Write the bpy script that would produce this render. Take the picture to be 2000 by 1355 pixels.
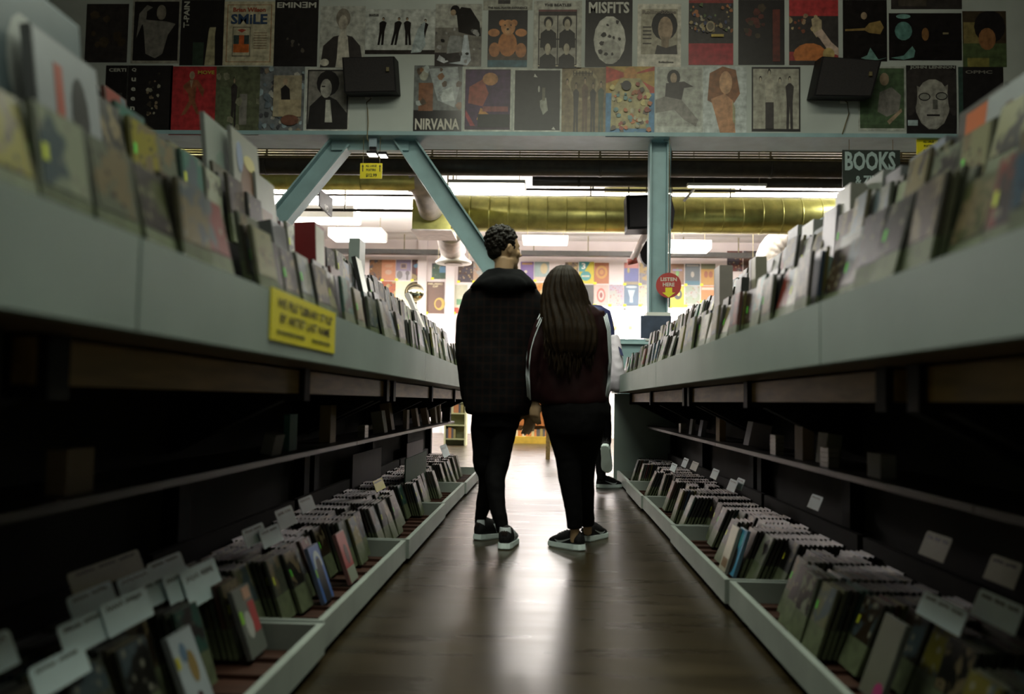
import bpy, bmesh, math, random
from mathutils import Vector, Matrix, noise
random.seed(11)
SC = bpy.context.scene
COL = SC.collection
for o in list(bpy.data.objects):
    bpy.data.objects.remove(o, do_unlink=True)

# ---------------------------------------------------------------- camera
FPX = 1750.0
RHO, PITCH, YAW = 0.017, 0.06068, 0.04037
cam_d = bpy.data.cameras.new('camera')
cam_d.sensor_width = 36.0
cam_d.lens = FPX / 2000 * 36
cam_d.clip_start = 0.05
CAM = bpy.data.objects.new('camera', cam_d)
COL.objects.link(CAM)
RM = Matrix.Rotation(YAW, 3, 'Z') @ Matrix.Rotation(math.pi / 2 + PITCH, 3, 'X') @ Matrix.Rotation(RHO, 3, 'Z')
CL = Vector((0, 0, 0.8))
CAM.matrix_world = Matrix.Translation(CL) @ RM.to_4x4()
SC.camera = CAM
cam_d.dof.use_dof = True
cam_d.dof.focus_distance = 7.4
cam_d.dof.aperture_fstop = 1.9

# ---------------------------------------------------------------- view, world
SC.view_settings.view_transform = 'Standard'
SC.view_settings.look = 'None'
SC.view_settings.exposure = 0.0
SC.view_settings.gamma = 1.0
SC.view_settings.use_curve_mapping = False
W = bpy.data.worlds.new('world')
SC.world = W
W.use_nodes = True
W.node_tree.nodes['Background'].inputs[0].default_value = (0.5, 0.4, 0.42, 1)
W.node_tree.nodes['Background'].inputs[1].default_value = 0.004

# ---------------------------------------------------------------- unseen lamp over the aisle, with two added fill lights
def area(name, loc, sx, sy, power, col, rot=(0, 0, 0), spread=math.pi):
    d = bpy.data.lights.new(name, 'AREA')
    d.shape = 'RECTANGLE'; d.size = sx; d.size_y = sy; d.energy = power; d.color = col
    d.spread = spread
    o = bpy.data.objects.new(name, d)
    o.location = loc; o.rotation_euler = rot
    COL.objects.link(o)
    return o
COOL = (0.93, 1.0, 0.82)
FARC = (1.0, 0.96, 0.92)
area('aisle_lamp', (0.0, 4.4, 5.2), 3.6, 6.6, 450, COOL)
area('header_fill', (0.8, 6.4, 6.2), 5.0, 0.5, 78, (1.0, 0.98, 0.78), (math.radians(54), 0, 0))  # added fill aimed at the posters, no fixture there
area('camera_side_fill', (0.0, -2.2, 4.2), 3.5, 1.0, 22, COOL, (math.radians(60), 0, 0))  # added fill from behind the camera, no known fixture

# ---------------------------------------------------------------- pixel helpers (2000 x 1355 photograph)
def ray(px, py):
    return RM @ Vector(((px - 1000) / FPX, (677.5 - py) / FPX, -1.0))
def PY(px, py, Y):
    d = ray(px, py); return CL + d * (Y / d.y)
def PX(px, py, X):
    d = ray(px, py); return CL + d * (X / d.x)
def PZ(px, py, Z=0.0):
    d = ray(px, py); return CL + d * ((Z - CL.z) / d.z)
RMT = RM.transposed()
def proj(p):
    q = RMT @ (Vector(p) - CL)
    if q.z > -0.05: return (-9999, -9999)
    return 1000 + FPX * q.x / -q.z, 677.5 - FPX * q.y / -q.z
def inframe(p, m=60):
    x, y = proj(p)
    return -m < x < 2000 + m and -m < y < 1355 + m

# ---------------------------------------------------------------- materials
MATS = {}
def mat(name, col=(0.5, 0.5, 0.5), rough=0.6, metal=0.0, var=0.12, scale=9.0, bump=0.0, bscale=60.0, objcol=False,
        emit=0.0, coat=0.0, alpha=1.0, spec=0.5, stretch=None, vein=None, rvar=0.0):
    if name in MATS: return MATS[name]
    m = bpy.data.materials.new(name); m.use_nodes = True
    nt = m.node_tree; N = nt.nodes; L = nt.links
    b = N['Principled BSDF']
    b.inputs['Roughness'].default_value = rough
    b.inputs['Metallic'].default_value = metal
    b.inputs['Specular IOR Level'].default_value = spec
    b.inputs['Coat Weight'].default_value = coat
    tc = N.new('ShaderNodeTexCoord')
    src = tc.outputs['Object']
    if stretch:
        mp = N.new('ShaderNodeMapping'); mp.inputs['Scale'].default_value = stretch
        L.new(src, mp.inputs[0]); src = mp.outputs[0]
    nz = N.new('ShaderNodeTexNoise'); nz.inputs['Scale'].default_value = scale; nz.inputs['Detail'].default_value = 4
    L.new(src, nz.inputs['Vector'])
    mr = N.new('ShaderNodeMapRange')
    mr.inputs['From Min'].default_value = 0.3; mr.inputs['From Max'].default_value = 0.7
    mr.inputs['To Min'].default_value = 1 - var; mr.inputs['To Max'].default_value = 1 + var
    L.new(nz.outputs[0], mr.inputs[0])
    mx = N.new('ShaderNodeVectorMath'); mx.operation = 'SCALE'
    if objcol:
        oi = N.new('ShaderNodeObjectInfo'); L.new(oi.outputs['Color'], mx.inputs[0])
    else:
        mx.inputs[0].default_value = col
    L.new(mr.outputs[0], mx.inputs['Scale'])
    L.new(mx.outputs[0], b.inputs['Base Color'])
    if rvar:
        m2 = N.new('ShaderNodeMapRange')
        m2.inputs['From Min'].default_value = 0.3; m2.inputs['From Max'].default_value = 0.7
        m2.inputs['To Min'].default_value = max(0.02, rough - rvar); m2.inputs['To Max'].default_value = rough + rvar
        L.new(nz.outputs[0], m2.inputs[0]); L.new(m2.outputs[0], b.inputs['Roughness'])
    if bump:
        n2 = N.new('ShaderNodeTexNoise'); n2.inputs['Scale'].default_value = bscale; n2.inputs['Detail'].default_value = 3
        L.new(src, n2.inputs['Vector'])
        bp = N.new('ShaderNodeBump'); bp.inputs['Strength'].default_value = bump; bp.inputs['Distance'].default_value = 0.01
        L.new(n2.outputs[0], bp.inputs['Height']); L.new(bp.outputs[0], b.inputs['Normal'])
    if emit:
        b.inputs['Emission Color'].default_value = (*col, 1); b.inputs['Emission Strength'].default_value = emit
    if alpha < 1:
        b.inputs['Alpha'].default_value = alpha
    MATS[name] = m
    return m
def flat(col, rough=0.45):
    """printed ink of one colour"""
    k = 'ink_%02d_%02d_%02d' % tuple(int(max(0, min(.99, c)) * 100) for c in col)
    return mat(k, col, rough, var=0.06, scale=14)
def pflat(col, rough=0.45):
    """printed photograph tone: one ink, mottled like a grainy print"""
    k = 'print_%02d_%02d_%02d_%d' % (tuple(int(max(0, min(.99, c)) * 100) for c in col) + (int(rough * 100),))
    return mat(k, col, rough, var=0.38, scale=13)
def art_mat(name, c2, c3, scale=9.0, rough=0.38):
    """print of a cover or a far poster: blotches of three inks, different on every object"""
    if name in MATS: return MATS[name]
    m = bpy.data.materials.new(name); m.use_nodes = True
    N = m.node_tree.nodes; L = m.node_tree.links; b = N['Principled BSDF']
    b.inputs['Roughness'].default_value = rough; b.inputs['Specular IOR Level'].default_value = 0.2
    oi = N.new('ShaderNodeObjectInfo'); tc = N.new('ShaderNodeTexCoord')
    ad = N.new('ShaderNodeVectorMath'); ad.operation = 'MULTIPLY_ADD'
    mul = N.new('ShaderNodeMath'); mul.operation = 'MULTIPLY'; mul.inputs[1].default_value = 37.0
    L.new(oi.outputs['Random'], mul.inputs[0])
    ad.inputs[1].default_value = (1, 1, 1); L.new(tc.outputs['Object'], ad.inputs[0]); L.new(mul.outputs[0], ad.inputs[2])
    n1 = N.new('ShaderNodeTexNoise'); n1.inputs['Scale'].default_value = scale; n1.inputs['Detail'].default_value = 2
    v1 = N.new('ShaderNodeTexVoronoi'); v1.inputs['Scale'].default_value = scale * 2.2
    L.new(ad.outputs[0], n1.inputs['Vector']); L.new(ad.outputs[0], v1.inputs['Vector'])
    r1 = N.new('ShaderNodeValToRGB'); r1.color_ramp.elements[0].position = 0.5; r1.color_ramp.elements[1].position = 0.56
    L.new(n1.outputs[0], r1.inputs[0])
    r2 = N.new('ShaderNodeValToRGB'); r2.color_ramp.elements[0].position = 0.12; r2.color_ramp.elements[1].position = 0.3
    r2.color_ramp.elements[0].color = (1, 1, 1, 1); r2.color_ramp.elements[1].color = (0, 0, 0, 1)
    L.new(v1.outputs['Distance'], r2.inputs[0])
    m1 = N.new('ShaderNodeMixRGB'); L.new(r1.outputs[0], m1.inputs[0]); L.new(oi.outputs['Color'], m1.inputs[1]); m1.inputs[2].default_value = (*c2, 1)
    m2 = N.new('ShaderNodeMixRGB'); L.new(r2.outputs[0], m2.inputs[0]); L.new(m1.outputs[0], m2.inputs[1]); m2.inputs[2].default_value = (*c3, 1)
    L.new(m2.outputs[0], b.inputs['Base Color'])
    MATS[name] = m
    return m

M_board = mat('painted_board_blue_grey', (0.27, 0.33, 0.305), 0.5, var=0.10, scale=3, bump=0.05, bscale=200)
M_trayb = mat('painted_tray_grey', (0.26, 0.29, 0.265), 0.5, var=0.14, scale=5, bump=0.06, bscale=150)
M_steel = mat('painted_steel_blue', (0.25, 0.38, 0.41), 0.5, var=0.12, scale=4, bump=0.05)
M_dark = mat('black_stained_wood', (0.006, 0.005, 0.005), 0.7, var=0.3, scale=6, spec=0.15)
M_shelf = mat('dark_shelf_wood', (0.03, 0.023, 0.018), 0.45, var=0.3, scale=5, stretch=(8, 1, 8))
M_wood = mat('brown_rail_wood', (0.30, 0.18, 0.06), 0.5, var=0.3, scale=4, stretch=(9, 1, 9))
M_red = mat('reddish_tray_floor', (0.05, 0.018, 0.010), 0.5, var=0.3, scale=5, stretch=(1, 6, 1))
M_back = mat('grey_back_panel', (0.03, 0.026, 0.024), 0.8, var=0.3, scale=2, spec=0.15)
M_wall = mat('hall_wall_paint', (0.40, 0.42, 0.40), 0.8, var=0.08, scale=2, bump=0.1, bscale=80)
M_head = mat('header_wall_paint', (0.44, 0.48, 0.46), 0.7, var=0.10, scale=1.5, bump=0.1, bscale=80)
M_farw = mat('far_wall_lilac_paint', (0.66, 0.58, 0.57), 0.8, var=0.05, scale=2)
M_ceil = mat('far_ceiling_white', (0.88, 0.86, 0.84), 0.8, var=0.04, scale=2)
M_deck = mat('roof_deck_olive', (0.20, 0.18, 0.09), 0.7, var=0.3, scale=3)
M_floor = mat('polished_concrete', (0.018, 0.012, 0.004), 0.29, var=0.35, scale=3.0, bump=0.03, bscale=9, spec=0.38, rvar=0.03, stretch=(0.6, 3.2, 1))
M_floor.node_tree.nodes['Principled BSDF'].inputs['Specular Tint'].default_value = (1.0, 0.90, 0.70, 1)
M_duct = mat('galvanised_duct_yellow', (0.42, 0.41, 0.13), 0.36, 0.85, var=0.25, scale=6, bump=0.06, bscale=20)
M_foil = mat('galvanised_elbow', (0.46, 0.42, 0.39), 0.5, 0.6, var=0.2, scale=8)
M_pipe = mat('black_pipe_wrap', (0.022, 0.018, 0.012), 0.45, var=0.4, scale=12)
M_cond = mat('conduit_olive', (0.16, 0.13, 0.06), 0.5, 0.2, var=0.3)
M_blk = mat('matte_black_plastic', (0.008, 0.007, 0.008), 0.6, var=0.2, scale=30, spec=0.2)
M_white = mat('white_enamel', (0.75, 0.73, 0.68), 0.5, var=0.05)
M_lamp = mat('lamp_diffuser', (1.0, 0.94, 0.82), 0.5, emit=9.0, var=0)
M_case = mat('case_plastic', (0.2, 0.2, 0.2), 0.42, objcol=True, var=0.25, scale=25, spec=0.3)
M_keep = mat('keeper_grey_plastic', (0.095, 0.112, 0.062), 0.5, var=0.3, scale=22, spec=0.22)
M_cov = [art_mat('cover_print_a', (0.015, 0.01, 0.01), (0.17, 0.155, 0.10), 14), art_mat('cover_print_b', (0.13, 0.10, 0.055), (0.02, 0.015, 0.015), 18),
         art_mat('cover_print_c', (0.05, 0.07, 0.08), (0.18, 0.175, 0.14), 11)]
M_yel = mat('yellow_sign_card', (0.80, 0.68, 0.015), 0.5, var=0.04)
M_ink = mat('black_ink', (0.02, 0.012, 0.01), 0.5, var=0.1)
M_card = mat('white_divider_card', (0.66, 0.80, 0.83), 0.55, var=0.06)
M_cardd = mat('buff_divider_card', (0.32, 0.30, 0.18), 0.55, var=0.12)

# ---------------------------------------------------------------- mesh builder
class MB:
    def __init__(s): s.v = []; s.f = []; s.m = []
    def add(s, vs, fs, mi=0, M=None):
        k = len(s.v)
        s.v += [tuple(M @ Vector(p)) if M is not None else tuple(p) for p in vs]
        for i, f in enumerate(fs):
            s.f.append(tuple(k + j for j in f)); s.m.append(mi[i] if isinstance(mi, list) else mi)
        return s
    def box(s, a, b, mi=0, M=None):
        x0, y0, z0 = a; x1, y1, z1 = b
        vs = [(x0, y0, z0), (x1, y0, z0), (x1, y1, z0), (x0, y1, z0), (x0, y0, z1), (x1, y0, z1), (x1, y1, z1), (x0, y1, z1)]
        return s.add(vs, [(0, 3, 2, 1), (4, 5, 6, 7), (0, 1, 5, 4), (1, 2, 6, 5), (2, 3, 7, 6), (3, 0, 4, 7)], mi, M)
    def bar(s, p, q, w, h, mi=0, up=(0, 0, 1)):
        """a box beam from p to q, w across, h along up"""
        p, q = Vector(p), Vector(q); d = (q - p).normalized(); u = Vector(up)
        sx = d.cross(u)
        sx = sx.normalized() if sx.length > 1e-4 else Vector((1, 0, 0)); u = sx.cross(d)
        vs = []
        for c in (p, q):
            for i, j in ((-1, -1), (1, -1), (1, 1), (-1, 1)):
                vs.append(c + sx * (w / 2 * i) + u * (h / 2 * j))
        return s.add(vs, [(3, 2, 1, 0), (4, 5, 6, 7), (0, 1, 5, 4), (1, 2, 6, 5), (2, 3, 7, 6), (3, 0, 4, 7)], mi)
    def tube(s, pts, rad, n=10, mi=0, flatten=1.0, cap=True, up=(0, 0, 1)):
        pts = [Vector(p) for p in pts]
        if not isinstance(rad, (list, tuple)): rad = [rad] * len(pts)
        k = len(s.v); ref = Vector(up)
        for i, p in enumerate(pts):
            d = (pts[min(i + 1, len(pts) - 1)] - pts[max(i - 1, 0)]).normalized()
            sx = d.cross(ref)
            if sx.length < 1e-3: sx = d.cross(Vector((0, 1, 0.01)))
            sx.normalize(); sy = sx.cross(d)
            for j in range(n):
                a = 2 * math.pi * j / n
                s.v.append(tuple(p + sx * (math.cos(a) * rad[i]) + sy * (math.sin(a) * rad[i] * flatten)))
        for i in range(len(pts) - 1):
            for j in range(n):
                a = k + i * n + j; b = k + i * n + (j + 1) % n
                s.f.append((a, b, b + n, a + n)); s.m.append(mi)
        if cap:
            s.f.append(tuple(k + j for j in range(n - 1, -1, -1))); s.m.append(mi)
            e = k + (len(pts) - 1) * n
            s.f.append(tuple(e + j for j in range(n))); s.m.append(mi)
        return s
    def rings(s, R, n=24, mi=0, cap=True, disp=None):
        """R: list of (centre, rx, ry[, tilt matrix]) horizontal ellipses, lofted"""
        k = len(s.v)
        for r in R:
            c = Vector(r[0]); T = r[3] if len(r) > 3 else None
            for j in range(n):
                a = 2 * math.pi * j / n
                p = Vector((math.cos(a) * r[1], math.sin(a) * r[2], 0))
                if T is not None: p = T @ p
                p = c + p
                if disp: p = disp(p, a)
                s.v.append(tuple(p))
        for i in range(len(R) - 1):
            for j in range(n):
                a = k + i * n + j; b = k + i * n + (j + 1) % n
                s.f.append((a, b, b + n, a + n)); s.m.append(mi)
        if cap:
            s.f.append(tuple(k + j for j in range(n - 1, -1, -1))); s.m.append(mi)
            e = k + (len(R) - 1) * n
            s.f.append(tuple(e + j for j in range(n))); s.m.append(mi)
        return s
    def ball(s, c, rx, ry, rz, nu=16, nv=10, mi=0, M=None, fn=None):
        vs = []; fs = []
        for i in range(nv + 1):
            t = math.pi * i / nv
            for j in range(nu):
                a = 2 * math.pi * j / nu
                p = Vector((math.sin(t) * math.cos(a), math.sin(t) * math.sin(a), math.cos(t)))
                if fn: p = fn(p)
                vs.append(Vector(c) + Vector((p.x * rx, p.y * ry, p.z * rz)))
        for i in range(nv):
            for j in range(nu):
                a = i * nu + j; b = i * nu + (j + 1) % nu
                fs.append((a, a + nu, b + nu, b))
        return s.add(vs, fs, mi, M)
    def prism(s, pts, off, mi=0):
        """extrude a planar outline (list of 3-D points) by the vector off"""
        n = len(pts); off = Vector(off)
        vs = [Vector(p) for p in pts] + [Vector(p) + off for p in pts]
        fs = [tuple(range(n - 1, -1, -1)), tuple(range(n, 2 * n))] + [(i, (i + 1) % n, n + (i + 1) % n, n + i) for i in range(n)]
        return s.add(vs, fs, mi)
    def mesh(s, name, mats, origin=(0, 0, 0), smooth=False):
        me = bpy.data.meshes.new(name)
        ox, oy, oz = origin
        me.from_pydata([(x - ox, y - oy, z - oz) for x, y, z in s.v], [], s.f)
        for m in (mats if isinstance(mats, (list, tuple)) else [mats]): me.materials.append(m)
        if max(s.m, default=0): me.polygons.foreach_set('material_index', s.m)
        bm = bmesh.new(); bm.from_mesh(me)
        bmesh.ops.recalc_face_normals(bm, faces=bm.faces)
        bm.to_mesh(me); bm.free()
        if smooth: me.polygons.foreach_set('use_smooth', [True] * len(me.polygons))
        me.update()
        return me
    def base(s):
        xs = [p[0] for p in s.v]; ys = [p[1] for p in s.v]; zs = [p[2] for p in s.v]
        return Vector(((min(xs) + max(xs)) / 2, (min(ys) + max(ys)) / 2, min(zs)))
    def obj(s, name, mats, parent=None, smooth=False):
        o0 = parent['_o'] if parent is not None and '_o' in parent else None
        org = Vector(o0) if o0 is not None else s.base()
        o = bpy.data.objects.new(name, s.mesh(name, mats, org, smooth))
        COL.objects.link(o)
        if parent is not None:
            o.parent = parent; o['_o'] = tuple(org)
        else:
            o.location = org; o['_o'] = tuple(org)
        return o
def tag(o, label=None, cat=None, group=None, kind=None, col=None):
    if label: o['label'] = label
    if cat: o['category'] = cat
    if group: o['group'] = group
    if kind: o['kind'] = kind
    if col: o.color = (*col, 1)
    return o
def thing(name, loc, label, cat, group=None):
    o = bpy.data.objects.new(name, None); COL.objects.link(o)
    o.empty_display_size = 0.05
    o.location = loc; o['_o'] = tuple(loc)
    return tag(o, label, cat, group)
def struct(name, mb, m, parent=None, smooth=False):
    o = mb.obj(name, m, parent, smooth)
    if parent is None: o['kind'] = 'structure'
    return o
_txt = {}
def text_mesh(body, size, width=None, depth=0.0006, bold=0.0):
    """lettering as a mesh: built in the XZ plane, centred, facing -Y; width squeezes it to fit"""
    cu = bpy.data.curves.new('lettering', 'FONT')
    cu.body = body; cu.size = 1.0; cu.align_x = 'CENTER'; cu.align_y = 'CENTER'; cu.extrude = 0.0; cu.offset = bold; cu.resolution_u = 2
    to = bpy.data.objects.new('lettering', cu); COL.objects.link(to)
    dg = bpy.context.evaluated_depsgraph_get()
    me = bpy.data.meshes.new_from_object(to.evaluated_get(dg))
    bpy.data.objects.remove(to, do_unlink=True); bpy.data.curves.remove(cu)
    me.materials.clear()
    xs = [v.co.x for v in me.vertices]; ys = [v.co.y for v in me.vertices]
    if not xs: return me
    cx, cy = (min(xs) + max(xs)) / 2, (min(ys) + max(ys)) / 2
    h = max(ys) - min(ys); w = max(xs) - min(xs)
    sy = size / h; sx = (width / w) if width else sy
    for v in me.vertices:
        v.co = Vector(((v.co.x - cx) * sx, 0.0, (v.co.y - cy) * sy))
    me.flip_normals() if me.polygons and me.polygons[0].normal.y > 0 else None
    return me
def lettering(body, centre, size, width, m, parent, M=None, bold=0.0, name='lettering'):
    me = text_mesh(body, size, width, bold=bold)
    me.materials.append(m)
    o = bpy.data.objects.new(name, me); COL.objects.link(o)
    T = Matrix.Translation(Vector(centre) - Vector(parent['_o']))
    o.parent = parent
    o.matrix_local = T @ M.to_4x4() if M is not None else T
    return o

# ---------------------------------------------------------------- room shell
HY = 11.2                       # the header wall with posters
HZ = 4.165                      # its lower edge
FY = 22.0                       # far wall
FC = 4.78                       # far ceiling
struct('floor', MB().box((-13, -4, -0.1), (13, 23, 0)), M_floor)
struct('wall_left', MB().box((-13.2, -4, 0), (-13, 23, 6.8)), M_wall)
struct('wall_right', MB().box((13, -4, 0), (13.2, 23, 6.8)), M_wall)
struct('wall_back', MB().box((-13, -4.2, 0), (13, -4, 6.8)), M_wall)
struct('wall_header', MB().box((-12.99, HY, HZ + 0.02), (12.99, HY + 0.6, 6.79)), M_head)
struct('wall_far', MB().box((-12.99, FY, 0), (12.99, FY + 0.2, FC)), M_farw)
struct('ceiling', MB().box((-13, -4, 6.8), (13, HY + 0.6, 7.0)), M_deck)
struct('ceiling_far', MB().box((-13, HY + 2.6, FC), (13, FY + 0.2, FC + 0.1)), M_ceil)
struct('ceiling_deck', MB().box((-13, HY + 0.6, FC + 0.02), (13, HY + 2.6, FC + 0.12)), M_deck)
# flange along the lower edge of the poster wall
led = MB().box((-12.98, HY - 0.03, HZ), (12.98, HY + 0.62, HZ + 0.02))
led.box((-12.98, HY - 0.03, HZ + 0.02), (12.98, HY - 0.012, HZ + 0.05))
struct('trim_1', led, M_steel)

# ================================================================ steel frame under the header
FR = HY + 0.27
def at(px, py, Y=None): return PY(px, py, FR if Y is None else Y)
frame = thing('steel_frame', (0.3, FR + 0.1, 0), 'pale blue steel frame: slanting braces and an upright post under the poster wall', 'beam')
def ibeam(p, q, w, t, name, up):
    """H section from p to q: two flanges and a web"""
    p, q = Vector(p), Vector(q); d = (q - p).normalized(); u = Vector(up).normalized(); sx = d.cross(u).normalized()
    mb = MB()
    for k in (-1, 1):
        o = sx * (k * (w / 2 - t / 2))
        mb.bar(p + o, q + o, t, w, 0, u)
    mb.bar(p, q, w - 2 * t, t * 1.6, 0, u)
    return mb.obj(name, M_steel, frame)
a = at(1286, 269); b = Vector((a.x + 0.02, FR, 0.0)); a.z = HZ
ibeam((a.x, FR, 0.02), (a.x, FR, HZ + 0.005), 0.24, 0.022, 'post', (0, 1, 0))
MB().box((a.x - 0.2, FR - 0.2, 0), (a.x + 0.2, FR + 0.2, 0.02)).obj('base_plate', M_steel, frame)
w1 = at(1286, 612)
MB().box((a.x - 0.15, FR - 0.16, 0.02), (a.x + 0.15, FR + 0.16, w1.z)).obj('post_casing', M_white, frame)
b0 = at(672, 268); b1 = at(545, 425); b1 = b0 + (b1 - b0) * ((b0.z - 0.02) / (b0.z - b1.z))
b0.z = HZ
ibeam(b1, b0, 0.26, 0.022, 'brace', (0, 1, 0))
c0 = at(787, 268); c1 = at(955, 515); c1 = c0 + (c1 - c0) * 1.62
ibeam(c1, c0, 0.26, 0.022, 'brace', (0, 1, 0))
g0, g1 = at(650, 268), at(800, 268)
MB().box((g0.x, FR - 0.06, HZ - 0.13), (g1.x, FR + 0.06, HZ)).obj('gusset_plate', M_steel, frame)
# foot beam the brace stands on
MB().bar((c1.x - 0.4, FR, c1.z), (a.x, FR, c1.z), 0.18, 0.14).obj('tie_beam', M_steel, frame)
cp = [at(1296, 274, FR - 0.16), at(1306, 276, FR - 0.16), at(1310, 292, FR - 0.16), at(1309, 400, FR - 0.16), at(1307, 600, FR - 0.16)]
MB().tube(cp, 0.012, 8).obj('conduit', M_steel, frame, True)

# ================================================================ record counters
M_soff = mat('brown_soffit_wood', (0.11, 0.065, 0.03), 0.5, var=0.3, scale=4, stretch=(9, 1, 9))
def counter(side, y0, y1, label, end=False):
    s = side; X = 0.66
    def bx(mb, xa, xb, ya, yb, za, zb):
        return mb.box((min(s * xa, s * xb), ya, za), (max(s * xa, s * xb), yb, zb))
    t = thing('record_counter', (s * 1.1, (y0 + y1) / 2, 0), label, 'counter', None)
    g = 0.004
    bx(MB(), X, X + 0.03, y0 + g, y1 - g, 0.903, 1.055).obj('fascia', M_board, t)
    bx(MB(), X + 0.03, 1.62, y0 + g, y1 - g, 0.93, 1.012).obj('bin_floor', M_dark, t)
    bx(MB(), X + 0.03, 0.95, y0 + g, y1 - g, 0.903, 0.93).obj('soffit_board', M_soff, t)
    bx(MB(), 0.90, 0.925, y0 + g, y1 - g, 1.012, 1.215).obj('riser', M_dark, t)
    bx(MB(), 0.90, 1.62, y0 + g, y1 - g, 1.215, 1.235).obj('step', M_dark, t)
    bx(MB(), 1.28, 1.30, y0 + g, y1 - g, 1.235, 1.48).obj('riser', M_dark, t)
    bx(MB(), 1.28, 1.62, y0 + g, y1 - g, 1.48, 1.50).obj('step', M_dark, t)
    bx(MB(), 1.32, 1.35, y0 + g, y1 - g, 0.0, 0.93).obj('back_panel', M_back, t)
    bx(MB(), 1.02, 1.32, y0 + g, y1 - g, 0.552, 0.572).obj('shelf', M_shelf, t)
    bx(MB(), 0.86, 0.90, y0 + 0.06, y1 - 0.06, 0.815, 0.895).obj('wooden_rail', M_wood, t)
    n = max(2, int(round((y1 - y0) / 1.65)) + 1)
    for i in range(n):
        yy = y0 + 0.1 + i * (y1 - y0 - 0.2) / (n - 1)
        pts = [(s * 0.84, yy - 0.035, 0.902), (s * 1.31, yy - 0.035, 0.902), (s * 1.31, yy - 0.035, 0.60), (s * 0.92, yy - 0.035, 0.79), (s * 0.84, yy - 0.035, 0.79)]
        MB().prism(pts, (0, 0.07, 0)).obj('bracket', M_blk, t)
        bx(MB(), 1.26, 1.318, yy - 0.05, yy + 0.05, 0.0, 0.55).obj('upright', M_dark, t)
    if end:
        bx(MB(), 0.69, 1.32, y1 - 0.035, y1 - 0.005, 0.0, 0.90).obj('end_panel', M_board, t)
    return t
for y0, y1, lab in ((-1.99, 1.41, 'left record counter section nearest the camera, blurred blue grey fascia'),
                    (1.41, 4.81, 'left record counter section carrying the yellow filing sign'),
                    (4.81, 9.9, 'farthest left record counter section, reaching the man in black')):
    counter(-1, y0, y1, lab)
for y0, y1, lab, e in ((-1.19, 2.2, 'right record counter section nearest the camera, out of focus', False),
                       (2.2, 5.5, 'middle right record counter section with a plain blue grey fascia', False),
                       (5.5, 9.3, 'farthest right record counter section where the person in white leans', True)):
    counter(1, y0, y1, lab, e)

# ================================================================ low display trays
ORD = ['first', 'second', 'third', 'fourth', 'fifth', 'sixth', 'seventh', 'eighth', 'ninth', 'tenth', 'eleventh', 'twelfth', 'thirteenth', 'fourteenth',
       'fifteenth', 'sixteenth', 'seventeenth', 'eighteenth', 'nineteenth', 'twentieth']
def nth(i):
    if i < 20: return ORD[i]
    tens = {2: 'twenty', 3: 'thirty', 4: 'forty', 5: 'fifty', 6: 'sixty'}
    d, u = divmod(i + 1, 10)
    return {2: 'twentieth', 3: 'thirtieth', 4: 'fortieth', 5: 'fiftieth', 6: 'sixtieth'}[d] if u == 0 else tens[d] + '-' + ORD[u - 1]
TRAYF = {-1: 0.665, 1: 0.705}
TRAYB = {-1: [1.17, 2.76, 4.40, 6.0, 7.5, 9.3], 1: [0.5, 2.02, 3.58, 5.16, 6.72, 8.0, 9.2]}
def tray(s, y0, y1, label, jog):
    X = TRAYF[s] + jog
    def bx(mb, xa, xb, ya, yb, za, zb):
        return mb.box((min(s * xa, s * xb), ya, za), (max(s * xa, s * xb), yb, zb))
    t = thing('display_tray', (s * 0.95, (y0 + y1) / 2, 0), label, 'tray')
    g = 0.012
    bx(MB(), X, X + 0.022, y0 + g, y1 - g, 0.025, 0.118).obj('front_board', M_trayb, t)
    for ya in (y0 + g, y1 - g - 0.02):
        bx(MB(), X + 0.022, 1.25, ya, ya + 0.02, 0.025, 0.118).obj('side_board', M_trayb, t)
    bx(MB(), 1.225, 1.25, y0 + g + 0.02, y1 - g - 0.02, 0.025, 0.30).obj('back_board', M_back, t)
    bx(MB(), X + 0.022, 1.225, y0 + g + 0.02, y1 - g - 0.02, 0.027, 0.039).obj('tray_floor', M_red, t)
    n = max(3, int((y1 - y0) / 0.155))
    for k in range(1, n):
        yy = y0 + k * (y1 - y0) / n
        bx(MB(), X + 0.03, 1.22, yy - 0.004, yy + 0.004, 0.039, 0.052).obj('floor_rib', M_red, t)
    bx(MB(), X + 0.05, 1.24, y0 + g, y1 - g, 0.0, 0.025).obj('plinth', M_dark, t)
    return t
for s, nm in ((-1, 'left'), (1, 'right')):
    B = TRAYB[s]
    for i in range(len(B) - 1):
        tray(s, B[i], B[i + 1], '%s %s low grey wooden tray of discs along the aisle floor' % (nth(i), nm) + (' counted from the camera' if True else ''), (0.012 if i % 2 else 0.0))

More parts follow.
